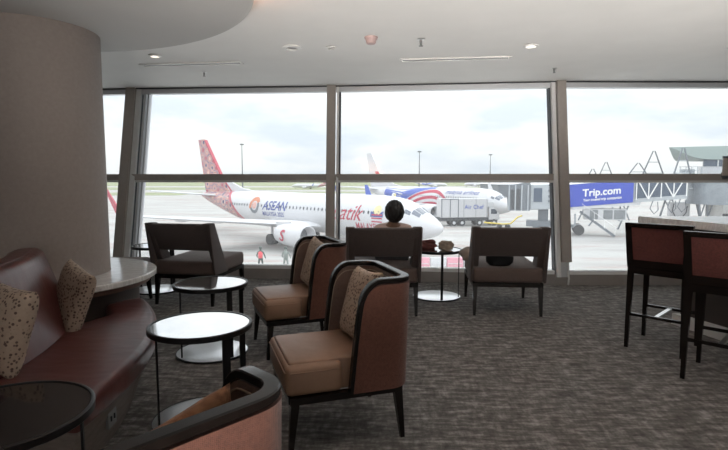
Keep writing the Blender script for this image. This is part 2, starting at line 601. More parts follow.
# windows
names = ['window_1', 'window_2', 'window_3', 'window_4', 'window_5']
def facbeam(bm, i, z, off, h, d, x0=0.0, x1=1.0):
    a = fac(i, z, off).lerp(fac(i + 1, z, off), x0)
    b = fac(i, z, off).lerp(fac(i + 1, z, off), x1)
    beam(bm, a, b, d, h)
for i, nme in enumerate(names):
    root = empty(nme, (0, 0, 0), kind='structure')
    for za, zb in ((0.13, 1.33), (1.33, ZC)):
        bm = NB()
        a, b, c_, d = fac(i, za, .05), fac(i + 1, za, .05), fac(i + 1, zb, .05), fac(i, zb, .05)
        dy = Vector((0, 0.012, 0))
        hexa(bm, [a, b, b + dy, a + dy, d, c_, c_ + dy, d + dy])
        obj('pane', bm, M['glass'], root)
    bm = NB()
    facbeam(bm, i, 1.362, -0.01, 0.084, 0.10)
    obj('transom', bm, M['mull'], root)
    bm = NB()
    facbeam(bm, i, 1.305, 0.0, 0.028, 0.08)
    obj('transom_strip', bm, M['alu_white'], root)
    bm = NB()
    facbeam(bm, i, 2.545, 0.0, 0.075, 0.10)
    obj('head_frame', bm, M['alu'], root)
    bm = NB()
    facbeam(bm, i, 2.578, -0.03, 0.014, 0.11)
    obj('head_gasket', bm, M['gasket'], root)
    bm = NB()
    facbeam(bm, i, 0.155, 0.03, 0.05, 0.12)
    obj('bottom_frame', bm, M['alu_white'], root)
    o = obj('trim_%d' % (i + 1), NB(), M['sill'])
    bm = NB()
    a, b = fac(i, 0, -.02), fac(i + 1, 0, -.02)
    a2, b2 = fac(i, 0, .1), fac(i + 1, 0, .1)
    up = Vector((0, 0, .135))
    hexa(bm, [a, b, b2, a2, a + up, b + up, b2 + up, a2 + up])
    bm.to_mesh(o.data); bm.free()
    P(o, kind='structure')
# dark joint between sill and carpet
for i in (1, 2, 3, 4):
    pass

def mullion(i, w, zlow, side, ww=0.03):
    root = empty('trim_%d' % (10 + i), (0, 0, 0), kind='structure')
    bm = NB()
    beam(bm, fac(i, zlow, -0.09), fac(i, ZC, -0.09), w, 0.07, up=(0, 1, 0))
    obj('mullion_cover', bm, M['mull'], root)
    bm = NB()
    for dx in (w / 2 + 0.028,):
        a, b = fac(i, 0.1, -0.01), fac(i, ZC, -0.01)
        s = Vector((side * dx, 0, 0))
        beam(bm, a + s, b + s, ww, 0.12, up=(0, 1, 0))
    obj('side_frame', bm, M['alu_white'], root)
    bm = NB()
    s = Vector((side * (w / 2 + 0.055), 0, 0))
    beam(bm, fac(i, 0.1, 0.03) + s, fac(i, ZC, 0.03) + s, 0.022, 0.10, up=(0, 1, 0))
    obj('gasket_strip', bm, M['bridge_dark'], root)
    bm = NB()
    beam(bm, fac(i, 0.1, 0.0), fac(i, ZC, 0.0), w * 0.9, 0.10, up=(0, 1, 0))
    obj('mullion_core', bm, M['alu'], root)
    return root
mullion(2, 0.118, 0.14, 1)
r_ = mullion(3, 0.115, 0.30, -1, 0.05)
mullion(4, 0.11, 0.14, -1)
mullion(5, 0.11, 0.14, -1)
# thick corner mullion on the left
root = mullion(1, 0.125, 0.14, 1, 0.075)
bm = NB()
for dx, ww in ((0.165, 0.03), (0.215, 0.022)):
    s = Vector((dx, 0, 0))
    beam(bm, fac(1, 0.1, 0.03) + s, fac(1, ZC, 0.03) + s, ww, 0.1, up=(0, 1, 0))
obj('outer_frame', bm, M['alu'], root)
# white cable hanging below the cut mullion cover
bm = NB()
p0 = fac(3, 0.30, -0.10)
tube(bm, [p0 + Vector(v) for v in ((0.02, 0, 0.06), (0.022, 0, -0.05), (0.012, -0.01, -0.13), (0.03, -0.015, -0.2), (0.026, -0.01, -0.285))], 0.012)
o = obj('window_cable', bm, M['alu_white'], smooth=True)
P(o, 'short white cable hanging from the cut-off taupe window post right of the empty armchair', 'cable')

# ceiling fittings
def downlight(x, y, r, lab, on=False, sq=1.0):
    t = empty('downlight', (x, y, ZC), label=lab, cat='ceiling light', group=None)
    obj('trim_ring', lathe(NB(), [(r * .68, -0.002), (r, -0.002), (r, -0.012), (r * .68, -0.018)], 40, close=True), M['plastic_white'], t, smooth=30)
    obj('lens', lathe(NB(), [(0.0001, -0.001), (r * .66, -0.001), (r * .5, -0.006), (0.0001, -0.006)], 32), M['lamp_on'] if on else M['grille'], t, smooth=30)
downlight(-2.11, 5.28, 0.062, 'small round white downlight beside the rim of the ceiling disc', True)
downlight(-0.68, 4.96, 0.09, 'widest round white ceiling fitting, near the middle, left of the taupe post')
downlight(-0.31, 4.96, 0.055, 'small round white ceiling fitting left of the smoke detector')
downlight(1.557, 4.89, 0.07, 'round white downlight right of the long right-hand ceiling slot', True)
downlight(3.52, 4.96, 0.07, 'white downlight cut by the right edge of the photo')
t = empty('smoke_detector', (0.062, 4.617, ZC), label='pinkish cup-shaped smoke detector hanging from the ceiling', cat='smoke detector')
obj('base', lathe(NB(), [(0.0001, -0.001), (0.06, -0.001), (0.058, -0.016), (0.0001, -0.016)], 32), M['plastic_pink'], t, smooth=35)
obj('sensor_head', lathe(NB(), [(0.0001, -0.016), (0.05, -0.016), (0.042, -0.052), (0.034, -0.06), (0.0001, -0.062)], 32), M['plastic_pink'], t, smooth=35)
def sprinkler(x, y, lab, k=1.0):
    t = empty('sprinkler', (x, y, ZC), label=lab, cat='sprinkler')
    t.scale = (k, k, k)
    obj('escutcheon', lathe(NB(), [(0.0001, -0.001), (0.036, -0.001), (0.03, -0.009), (0.0001, -0.009)], 24), M['steel'], t, smooth=35)
    obj('nozzle', lathe(NB(), [(0.0001, -0.009), (0.013, -0.009), (0.011, -0.05), (0.006, -0.06), (0.0001, -0.06)], 16), M['grille'], t, smooth=35)
    bm = NB()
    lathe(bm, [(0.0001, -0.06), (0.02, -0.06), (0.02, -0.064), (0.0001, -0.064)], 12)
    obj('deflector', bm, M['grille'], t)
sprinkler(0.508, 4.68, 'steel ceiling sprinkler right of the pinkish smoke detector')
sprinkler(-1.87, 6.1, 'ceiling sprinkler beneath the left-hand slot near the left window head', 0.8)
sprinkler(2.15, 5.9, 'ceiling sprinkler just inside the right window post', 0.8)
def slot(x0, y0, x1, y1, lab):
    t = empty('air_slot', (0, 0, ZC), label=lab, cat='air vent')
    a, b = Vector((x0, y0, -0.006)), Vector((x1, y1, -0.006))
    n_ = (b - a).normalized().cross(Vector((0, 0, 1)))
    bm = NB()
    for s in (-0.045, 0.045):
        beam(bm, a + n_ * s, b + n_ * s, 0.022, 0.012)
    d = (b - a).normalized()
    beam(bm, a - n_ * 0.056, a + n_ * 0.056, 0.02, 0.012)
    beam(bm, b - n_ * 0.056, b + n_ * 0.056, 0.02, 0.012)
    obj('frame', bm, M['plastic_white'], t)
    bm = NB()
    beam(bm, a + d * .02 + Vector((0, 0, 0.002)), b - d * .02 + Vector((0, 0, 0.002)), 0.07, 0.006)
    obj('grille', bm, M['grille'], t)
slot(-2.43, 5.73, -1.315, 5.6, 'long narrow white-framed air slot in the ceiling on the left')
slot(0.39, 5.49, 1.50, 5.36, 'long narrow white-framed air slot in the ceiling on the right')

# ------------------------------------------------------------------ column and its marble ledge
CX, CY = -2.52, 3.97
o = obj('round_column', lathe(NB(), [(0.0001, 0), (0.47, 0), (0.47, 2.45), (0.0001, 2.45)], 96), M['plaster'], smooth=40, loc=(CX, CY, 0))
P(o, 'massive round taupe column rising from the marble ledge at the left edge', 'column', kind='structure')
t = empty('ring_ledge', (CX, CY, 0), label='round veined marble ledge wrapped around the big taupe column', cat='ledge')
obj('marble_top', lathe(NB(), [(0.473, 0.555), (0.81, 0.555), (0.82, 0.562), (0.82, 0.595), (0.812, 0.602), (0.473, 0.602)], 96, close=True), M['marble'], t, smooth=35)
obj('wood_edge', lathe(NB(), [(0.473, 0.515), (0.77, 0.515), (0.77, 0.5545), (0.473, 0.5545)], 96, close=True), M['counter_wood'], t, smooth=35)
obj('drum', lathe(NB(), [(0.473, 0.0), (0.68, 0.0), (0.68, 0.514), (0.473, 0.514)], 96, close=True), M['counter_base'], t, smooth=35)

# ------------------------------------------------------------------ curved banquette
SC = (-3.9, 2.25)
sofa = empty('curved_banquette', (0, 0, 0), label='curved oxblood leather banquette in front of the round column', cat='sofa')
def rnd(x0, z0, x1, z1, r, n=5):
    out_ = []
    for cx, cz, a in ((x1 - r, z1 - r, 0), (x0 + r, z1 - r, 90), (x0 + r, z0 + r, 180), (x1 - r, z0 + r, 270)):
        for k in range(n + 1):
            an = R(a + 90 * k / n)
            out_.append((cx + r * math.cos(an), cz + r * math.sin(an)))
    return out_
A0, A1 = -4.5, 36.5
def seatprof(t):
    a = A0 + (A1 - A0) * t
    rin = 2.14
    if a > 21:
        rin = 2.14 + min(1, (a - 21) / 7.0) * 0.32
    # keep clear of the ledge drum
    an = R(a)
    dx, dy = math.cos(an), math.sin(an)
    ex, ey = SC[0] - CX, SC[1] - CY
    bq = dx * ex + dy * ey
    cq = ex * ex + ey * ey - 0.70 ** 2
    disc = bq * bq - cq
    if disc > 0:
        rin = max(rin, -bq + math.sqrt(disc))
    rin = min(rin, 2.69)
    ro = 2.74
    r = min(0.04, (ro - rin) / 2.2)
    return rnd(rin, 0.29, ro, 0.43, r, 5)
obj('seat', arc_sweep(NB(), SC, seatprof, A0, A1, 90), M['leather'], sofa, smooth=45)
def plprof(t):
    p = seatprof(t)
    rin = min(x for x, z in p) + 0.02
    return [(min(rin, 2.58), 0.0), (2.60, 0.0), (2.70, 0.289), (min(rin, 2.58), 0.289)]
obj('plinth', arc_sweep(NB(), SC, plprof, A0 + 0.6, A1 - 1, 60), M['plinth'], sofa, smooth=45)
bm = NB()
backp = []
for r, z in ((2.235, 0.434), (2.20, 0.55), (2.13, 0.75), (2.10, 0.84), (2.085, 0.875), (2.06, 0.89), (1.93, 0.89), (1.90, 0.875), (1.88, 0.84), (1.88, 0.434)):
    backp.append((r, z))
def bprof(t):
    # rounded free end: the back narrows in the last few degrees
    k = 1.0
    if t > 0.93:
        k = math.sqrt(max(0.0, 1 - ((t - 0.93) / 0.07) ** 2)) * 0.92 + 0.08
    mid = 2.02
    return [(mid + (r - mid) * k, z) for r, z in backp]
obj('backrest', arc_sweep(bm, SC, bprof, A0, 33, 90), M['leather'], sofa, smooth=50)
bm = NB()
arc_sweep(bm, SC, [(1.95, 0.8905), (2.03, 0.8905), (2.03, 0.897), (1.95, 0.897)], A0 + 1, 31, 60)
obj('top_panel', bm, M['leather'], sofa, smooth=45)
# socket on the plinth
an = R(3.0)
d = Vector((math.cos(an), math.sin(an), 0))
bm = NB()
c0 = Vector((SC[0], SC[1], 0)) + d * 2.672 + Vector((0, 0, 0.19))
beam(bm, c0 - Vector((-d.y, d.x, 0)) * 0.045, c0 + Vector((-d.y, d.x, 0)) * 0.045, 0.012, 0.085)
o = obj('wall_socket', bm, M['grille'], sofa)
o['label'] = 'grey socket plate on the plinth'
for s in (-0.018, 0.018):
    bm = NB()
    c1 = c0 + Vector((-d.y, d.x, 0)) * s + d * 0.008
    beam(bm, c1 - Vector((0, 0, 0.012)), c1 + Vector((0, 0, 0.012)), 0.008, 0.006, up=(1, 0, 0))
    obj('socket_slot', bm, M['gasket'], o)

# cushions
def cushion_bm(s=0.42, th=0.13, N=22, puff=1.0):
    bm = NB()
    top = {}; bot = {}
    for i in range(N + 1):
        for j in range(N + 1):
            u, v = 2 * i / N - 1, 2 * j / N - 1
            k = 1 - 0.07 * (1 - abs(u) ** 2) * abs(v) ** 6 * 1.0
            k2 = 1 - 0.07 * (1 - abs(v) ** 2) * abs(u) ** 6
            h = th / 2 * (max(0, (1 - u ** 4)) * max(0, (1 - v ** 4))) ** 0.5
            h *= 1 + 0.12 * math.sin(3 * u + 1.3) * math.cos(2.5 * v)
            x, z = u * s / 2 * k2, v * s / 2 * k
            edge = i in (0, N) or j in (0, N)
            top[i, j] = bm.verts.new((x, h, z))
            bot[i, j] = top[i, j] if edge else bm.verts.new((x, -h, z))
    for i in range(N):
        for j in range(N):
            bm.faces.new((top[i, j], top[i + 1, j], top[i + 1, j + 1], top[i, j + 1]))
            bm.faces.new((bot[i, j + 1], bot[i + 1, j + 1], bot[i + 1, j], bot[i, j]))
    return bm
def cushion(loc, rot, m, lab, s=0.42, th=0.14, group=None):
    o = obj('cushion', cushion_bm(s, th), m, smooth=True)
    o.location = loc
    o.rotation_euler = rot
    P(o, lab, 'cushion', group)
    return o
cushion((-1.83, 3.14, 0.605), (R(-17), R(10), R(-42)), M['spotted'], 'spotted beige cushion nearest the marble ledge on the leather banquette', 0.40, 0.13)
cushion((-1.76, 2.42, 0.63), (R(-16), R(4), R(-30)), M['spotted'], 'spotted beige cushion at the left edge of the photo on the banquette', 0.42, 0.15)

# ------------------------------------------------------------------ round side tables
def make_table(loc, rz, label, group='round side tables', h=0.55, top='mirror_top', legs=((225, 0.009), (-42, 0.042), (40, 0.034)), r=0.275):
    t = empty('side_table', loc, rz, label, 'side table', group)
    bm = lathe(NB(), [(r - 0.012, h - 0.030), (r, h - 0.030), (r + 0.003, h - 0.027), (r + 0.003, h - 0.002), (r, h), (r - 0.010, h), (r - 0.012, h - 0.005)], 72, close=True)
    obj('top_rim', bm, M['black_metal'], t, smooth=35)
    obj('glass_top', lathe(NB(), [(0.0001, h - 0.026), (r - 0.0125, h - 0.026), (r - 0.0125, h - 0.004), (0.0001, h - 0.004)], 72), M[top], t, smooth=35)
    obj('base_disc', lathe(NB(), [(0.0001, 0.0), (r - 0.012, 0.0), (r - 0.008, 0.003), (r - 0.008, 0.012), (r - 0.012, 0.014), (0.0001, 0.014)], 72), M['steel'], t, smooth=35)
    obj('base_rim', lathe(NB(), [(r - 0.0075, 0.0), (r - 0.003, 0.0), (r - 0.003, 0.016), (r - 0.0075, 0.016)], 72, close=True), M['black_metal'], t, smooth=35)
    for a, lw_ in legs:
        d_ = Vector((math.cos(R(a)), math.sin(R(a)), 0))
        bm = NB()
        beam(bm, d_ * (r - 0.026) + Vector((0, 0, 0.0165)), d_ * (r - 0.026) + Vector((0, 0, h - 0.0305)), 0.009, lw_, up=(-d_.y, d_.x, 0) if lw_ < 0.02 else (0.8, 0.6, 0))
        obj('leg', bm, M['black_metal'], t)
    return t
tb = make_table((-0.905, 2.76, 0), 0, 'round side table with bright top, left of the front tan armchair')
make_table((-1.18, 3.87, 0), 0, 'black-rimmed round side table behind the bright-topped one, beside the marble ledge')
make_table((0.83, 5.74, 0), 0, 'round side table between the two armchairs facing the window, carrying a bag', legs=((170, 0.03), (-85, 0.03), (-20, 0.012)))
make_table((-2.50, 6.08, 0), 0, 'round side table half hidden behind the left window armchair', legs=((160, 0.02), (-20, 0.03), (70, 0.03)))
make_table((-1.245, 1.68, 0), 0, 'dark-topped round side table cut by the lower left corner', legs=((8, 0.012), (120, 0.03), (240, 0.03)), r=0.285, top='dark_top')

# ------------------------------------------------------------------ tub armchairs
def tub_path():
    """right half of the free edge as (x, y, z), then mirrored"""
    W = 0.275
    pts = [(W, 0.285, 0.285), (W, 0.278, 0.40), (W, 0.268, 0.54), (W, 0.258, 0.65), (W, 0.25, 0.715)]
    # vertical rounding into the top
    for k in range(1, 7):
        a = R(90 * k / 6)
        pts.append((W, 0.25 - 0.085 * (1 - math.cos(a)) - 0.01 * k / 6, 0.715 + 0.12 * math.sin(a)))
    cy = 0.085
    for k in range(1, 9):
        a = R(90 * k / 8)
        pts.append((W - 0.085 * (1 - math.cos(a)), cy - 0.085 * math.sin(a), 0.835))
    pts.append((0.10, 0.0, 0.835))
    left = [(-x, y, z) for x, y, z in pts[::-1]]
    return pts + left
def lean(p):
    x, y, z = p
    return (x, y - 0.012 - (z - 0.285) * 0.035, z)
def make_tub(loc, rz, label):
    t = empty('tub_armchair', loc, rz, label, 'armchair', 'tan tub armchairs')
    path = tub_path()
    zb = 0.285
    def plan_n(i):
        a = Vector(path[max(i - 1, 0)][:2]); b = Vector(path[min(i + 1, len(path) - 1)][:2])
        d_ = (b - a)
        if d_.length < 1e-6: return Vector((1, 0))
        d_.normalize()
        return Vector((-d_.y, d_.x)) * -1
    ns = [plan_n(i) for i in range(len(path))]
    def shell(o0, o1, inset):
        bm = NB()
        cols = []
        for (x, y, z), n_ in zip(path, ns):
            zt = max(zb + 0.002, z - inset)
            q = []
            for o_, zz in ((o0, zb), (o1, zb), (o1, zt), (o0, zt)):
                q.append(bm.verts.new(lean((x + n_.x * -o_, y + n_.y * -o_, zz))))
            cols.append(q)
        for a, b in zip(cols, cols[1:]):
            for k in range(4):
                l = (k + 1) % 4
                bm.faces.new((a[k], a[l], b[l], b[k]))
        bm.faces.new(cols[0][::-1]); bm.faces.new(cols[-1])
        return bm
    obj('inner_shell', shell(-0.014, 0.0, 0.012), M['tub_in'], t, smooth=35)
    obj('outer_shell', shell(0.001, 0.030, 0.012), M['tub_out'], t, smooth=35)
    # dark frame along the free edge
    bm = NB()
    rings = []
    L = [Vector(lean(p)) for p in path]
    for i, p in enumerate(L):
        tg = (L[min(i + 1, len(L) - 1)] - L[max(i - 1, 0)]).normalized()
        nn_ = Vector((ns[i].x, ns[i].y, 0))
        nn_ = (nn_ - tg * nn_.dot(tg)).normalized()
        q = tg.cross(nn_).normalized()
        ring = []
        for u, v in ((-0.027, -0.014), (-0.023, -0.018), (0.013, -0.018), (0.017, -0.014), (0.017, 0.004), (0.013, 0.008), (-0.023, 0.008), (-0.027, 0.004)):
            ring.append(bm.verts.new(p + nn_ * u + q * v))
        rings.append(ring)
    for a, b in zip(rings, rings[1:]):
        for k in range(8):
            l = (k + 1) % 8
            bm.faces.new((a[k], a[l], b[l], b[k]))
    bm.faces.new(rings[0][::-1]); bm.faces.new(rings[-1])
    obj('edge_frame', bm, M['dark_wood'], t, smooth=40)
    # piping under the frame
    bm = NB()
    pp = [Vector(lean((x + n_.x * 0.0165, y + n_.y * 0.0165, max(zb + .005, z - 0.034)))) for (x, y, z), n_ in zip(path, ns)]
    tube(bm, pp, 0.0028, 6)
    obj('piping', bm, M['piping'], t, smooth=True)
    # seat cushion
    bm = NB()
    box(bm, -0.272, 0.315, 0.292, 0.272, 0.605, 0.442, 0.03, 4)
    for v in bm.verts:
        if v.co.z > 0.43:
            v.co.z += 0.012 * (1 - (v.co.x / 0.272) ** 2)
    box(bm, -0.235, 0.045, 0.292, 0.235, 0.585, 0.4545, 0.012, 2)
    seat = obj('seat', bm, M['tan'], t, smooth=50)
    bm = NB()
    loop = []
    for x, y in ((-0.273, 0.34), (-0.273, 0.58), (-0.25, 0.606), (0.25, 0.606), (0.273, 0.58), (0.273, 0.34)):
        loop.append((x, y, 0.412))
    tube(bm, loop, 0.0035, 6)
    obj('seam', bm, M['tan'], seat, smooth=True)
    bm = NB()
    for a, b in (((-0.255, 0.0, 0.268), (-0.255, 0.585, 0.272)), ((0.255, 0.0, 0.268), (0.255, 0.585, 0.272)), ((-0.255, 0.57, 0.272), (0.255, 0.57, 0.272)), ((-0.255, 0.015, 0.268), (0.255, 0.015, 0.268))):
        beam(bm, a, b, 0.04, 0.036)
    obj('seat_frame', bm, M['dark_wood'], t)
    for x in (-1, 1):
        for y, s in ((0.56, 1), (0.02, -1)):
            bm = NB()
            beam(bm, (x * 0.252, y, 0.25), (x * 0.262, y + s * 0.025, 0.0), 0.042, 0.042, up=(0, 1, 0), w2=0.022, d2=0.022)
            obj('leg', bm, M['dark_wood'], t)
    return t
def face(v):  # rotation about z that turns local +Y to direction v
    return math.atan2(v[1], v[0]) - PI / 2
def place_rear_right(corner, v, back_is_left=False):
    """local rear corner (s*0.275, 0) at `corner`"""
    rz = face(v)
    s = -1 if back_is_left else 1
    lx, ly = s * 0.262, -0.01
    return (corner[0] - (lx * math.cos(rz) - ly * math.sin(rz)), corner[1] - (lx * math.sin(rz) + ly * math.cos(rz)), 0), rz
# front chair: rear near leg at (.205, 2.567); it faces left, its left side is towards the camera
vA = (-0.95, -0.32)
loc, rz = place_rear_right((0.205, 2.567), vA, True)
make_tub(loc, rz, 'tan-seated tub armchair in the middle foreground, in full view, spotted cushion inside')
def tub_local(loc, rz, p):
    return (loc[0] + p[0] * math.cos(rz) - p[1] * math.sin(rz), loc[1] + p[0] * math.sin(rz) + p[1] * math.cos(rz), p[2])
cushion(tub_local(loc, rz, (0.0, 0.135, 0.656)), (R(16), R(4), rz), M['spotted'], 'spotted cushion leaning in the back of the middle foreground tub armchair', 0.40, 0.13)
vB = (-0.925, -0.38)
rzB = face(vB)
# near front leg at (-.715, 3.692): local (-.262, .585)
lx, ly = -0.262, 0.585
locB = (-0.715 - (lx * math.cos(rzB) - ly * math.sin(rzB)), 3.692 - (lx * math.sin(rzB) + ly * math.cos(rzB)), 0)
make_tub(locB, rzB, 'tan-seated tub armchair standing behind the middle foreground one')
cushion(tub_local(locB, rzB, (0.0, 0.135, 0.656)), (R(16), R(-4), rzB), M['spotted'], 'spotted cushion in the tub armchair behind the foreground one', 0.40, 0.12)
vC = (-0.73, 0.68)
rzC = face(vC)
locC, rzC = place_rear_right((-0.218, 1.195), vC, False)
make_tub(locC, rzC, 'tub armchair seen from behind at the bottom edge, rust cloth inside')
CLOTH_C = tub_local(locC, rzC, (0.10, 0.14, 0.645))

# ------------------------------------------------------------------ low lounge armchairs by the window
def make_lounge(loc, rz, label):
    t = empty('lounge_armchair', loc, rz, label, 'armchair', 'low lounge armchairs by the window')
    bm = NB()
    box(bm, -0.365, -0.01, 0.325, 0.365, 0.80, 0.475, 0.035, 4)
    obj('seat', bm, M['seat_fab'], t, smooth=50)
    # back: panel with two side wings that run down to the seat
    bm = NB()
    hexa(bm, [(-0.375, 0.015, 0.585), (0.375, 0.015, 0.585), (0.36, 0.10, 0.585), (-0.36, 0.10, 0.585),
              (-0.385, -0.115, 0.875), (0.385, -0.115, 0.875), (0.37, -0.035, 0.88), (-0.37, -0.035, 0.88)], 0.018, 3)
    back = obj('backrest', bm, M['lounge_fab'], t, smooth=50)
    for s in (-1, 1):
        bm = NB()
        a, b = sorted((s * 0.30, s * 0.378))
        hexa(bm, [(a, 0.06, 0.476), (b, 0.06, 0.476), (b, 0.24, 0.476), (a, 0.24, 0.476),
                  (a, -0.118, 0.885), (b, -0.118, 0.885), (b, 0.0, 0.885), (a, 0.0, 0.885)], 0.012, 3)
        a, b = sorted((s * 0.3665, s * 0.392))
        hexa(bm, [(a, -0.01, 0.33), (b, -0.01, 0.33), (b, 0.30, 0.33), (a, 0.30, 0.33),
                  (a, -0.118, 0.885), (b, -0.118, 0.885), (b, 0.0, 0.885), (a, 0.0, 0.885)], 0.008, 3)
        obj('side_wing', bm, M['lounge_fab'], t, smooth=50)
    bm = NB()
    for a, b in (((-0.345, 0.0, 0.305), (-0.345, 0.78, 0.305)), ((0.345, 0.0, 0.305), (0.345, 0.78, 0.305)), ((-0.36, 0.015, 0.305), (0.36, 0.015, 0.305)), ((-0.36, 0.765, 0.305), (0.36, 0.765, 0.305))):
        beam(bm, a, b, 0.04, 0.04)
    obj('seat_frame', bm, M['dark_wood'], t)
    for x in (-1, 1):
        for y, s in ((0.755, 1), (0.02, -1)):
            bm = NB()
            beam(bm, (x * 0.34, y, 0.286), (x * 0.345, y + s * 0.03, 0.0), 0.048, 0.048, up=(0, 1, 0), w2=0.026, d2=0.026)
            obj('leg', bm, M['dark_wood'], t)
    t.scale = (0.93, 1, 1)
    return t
make_lounge((0.19, 4.90, 0), R(1), 'low dark lounge armchair with the seated person, facing the window')
make_lounge((1.41, 4.92, 0), R(-5), 'low dark lounge armchair facing the window with a black bag on its seat')
make_lounge((-1.91, 5.34, 0), R(-10), 'brown lounge armchair by the left window, turned slightly, nobody in it')
make_lounge((-3.18, 5.32, 0), R(-90), 'lounge armchair mostly hidden behind the round column')

# black bag and pale cloth bag on the empty armchair
bm = NB()
lathe(bm, [(0.0001, 0.0), (0.10, 0.0), (0.135, 0.03), (0.14, 0.08), (0.11, 0.125), (0.05, 0.145), (0.0001, 0.15)], 24)
o = obj('handbag', bm, M['black_bag'], smooth=True, loc=(1.37, 5.10, 0.474))
o.scale = (1.0, 0.7, 1.0)
P(o, 'rounded black bag lying on the seat of the empty window armchair', 'bag')
bm = NB()
rings = []
for k in range(9):
    u = k / 8
    rings.append((0.075 + 0.055 * math.sin(u * PI) - 0.03 * u, 0.0 + 0.23 * u))
lathe(bm, [(0.0001, 0.0)] + rings + [(0.0001, 0.232)], 20)
for v in bm.verts:
    v.co.x += 0.02 * math.sin(v.co.z * 30 + v.co.y * 20)
    v.co.y *= 0.8
o = obj('cloth_bag', bm, M['pale_cloth'], smooth=True, loc=(1.115, 5.42, 0.474))
o.scale = (0.75, 0.8, 0.62)
P(o, 'pale beige cloth bag slumped on the left side of the empty window armchair', 'bag')

def lump(name, size, m, loc, rz, lab, cat, seed, amp=0.18):
    bm = NB()
    bmesh.ops.create_icosphere(bm, subdivisions=4, radius=1)
    rr = random.Random(seed)
    ph = [rr.uniform(0, 6) for _ in range(6)]
    for v in bm.verts:
        x, y, z = v.co
        k = 1 + amp * (math.sin(4 * x + ph[0]) * math.cos(5 * y + ph[1]) + 0.6 * math.sin(9 * z + ph[2] + 5 * x) + 0.4 * math.sin(13 * y + ph[3] + 6 * z))
        sgn = lambda q: math.copysign(abs(q) ** 0.7, q)
        v.co = Vector((sgn(x) * k * size[0], sgn(y) * k * size[1], max(sgn(z) * k, -0.85) * size[2]))
    zmin = min(v.co.z for v in bm.verts)
    for v in bm.verts: v.co.z -= zmin
    o = obj(name, bm, m, smooth=True, loc=loc, rz=rz)
    return P(o, lab, cat)
cushion(CLOTH_C, (R(10), R(-14), rzC), M['orange_fab'], 'rust-orange cushion inside the armchair at the bottom edge', 0.32, 0.09)
# things on the window table
lump('paper_bag', (0.08, 0.06, 0.056), M['paper_bag'], (0.915, 5.65, 0.5505), 0.3, 'crumpled beige paper bag on the window side table', 'bag', 3, 0.10)
lump('scarf', (0.10, 0.07, 0.052), M['maroon_cloth'], (0.715, 5.73, 0.5505), 0.1, 'bundled maroon scarf beside the paper bag on the window side table', 'scarf', 5, 0.2)

# ------------------------------------------------------------------ bar stools
def make_stool(loc, rz, label):
    t = empty('bar_stool', loc, rz, label, 'bar stool', 'dark bar stools at the counter')
    W = 0.19
    for x in (-1, 1):
        for y, s in ((0.0, -1), (0.40, 1)):
            bm = NB()
            beam(bm, (x * W, y, 0.66), (x * (W + 0.006), y + s * 0.012, 0.0), 0.04, 0.04, up=(0, 1, 0), w2=0.026, d2=0.026)
            obj('leg', bm, M['dark_wood'], t)
    bm = NB()
    box(bm, -W - 0.02, -0.02, 0.60, W + 0.02, 0.42, 0.655, 0.005, 1)
    obj('seat_frame', bm, M['dark_wood'], t)
    bm = NB()
    box(bm, -W - 0.01, 0.03, 0.656, W + 0.01, 0.42, 0.72, 0.02, 3)
    obj('seat', bm, M['stool_fab'], t, smooth=50)
    bm = NB()
    z0, z1 = 0.655, 1.0
    beam(bm, (-W - 0.0, -0.005, z0), (-W - 0.02, -0.035, z1), 0.045, 0.04, up=(0, 1, 0))
    beam(bm, (W + 0.0, -0.005, z0), (W + 0.02, -0.035, z1), 0.045, 0.04, up=(0, 1, 0))
    beam(bm, (-W - 0.04, -0.035, z1 - 0.015), (W + 0.04, -0.035, z1 - 0.015), 0.045, 0.035)
    beam(bm, (-W - 0.01, -0.007, z0 + 0.03), (W + 0.01, -0.007, z0 + 0.03), 0.04, 0.055)
    fr = obj('back_frame', bm, M['dark_wood'], t)
    bm = NB()
    hexa(bm, [(-W + 0.015, -0.018, z0 + 0.055), (W - 0.015, -0.018, z0 + 0.055), (W - 0.015, 0.012, z0 + 0.055), (-W + 0.015, 0.012, z0 + 0.055),
              (-W + 0.0, -0.047, z1 - 0.033), (W - 0.0, -0.047, z1 - 0.033), (W - 0.0, -0.018, z1 - 0.033), (-W + 0.0, -0.018, z1 - 0.033)])
    o = obj('back_panel', bm, M['stool_fab'], t)
    o['label'] = 'ribbed maroon fabric back panel'
    for y in (0.0, 0.40):
        bm = NB()
        beam(bm, (-W, y, 0.27), (W, y, 0.27), 0.018, 0.022)
        obj('footrest_bar', bm, M['dark_wood'], t)
    bm = NB()
    beam(bm, (0, 0.01, 0.27), (0, 0.39, 0.27), 0.03, 0.012)
    o = obj('cross_bar', bm, M['steel'], t)
    o['label'] = 'steel cross bar between the footrests'
    return t
vs = Vector((0.71, 0.70)); vs.normalize()   # facing the counter
rzS = face(vs)
def stool_at(rl, label):
    lx, ly = -0.19, 0.0
    return make_stool((rl[0] - (lx * math.cos(rzS) - ly * math.sin(rzS)), rl[1] - (lx * math.sin(rzS) + ly * math.cos(rzS)), 0), rzS, label)
stool_at((2.12, 4.0), 'dark-framed bar stool whose whole maroon back is visible, left of the other')
stool_at((2.17, 3.35), 'dark-framed bar stool cut by the right edge of the photo')

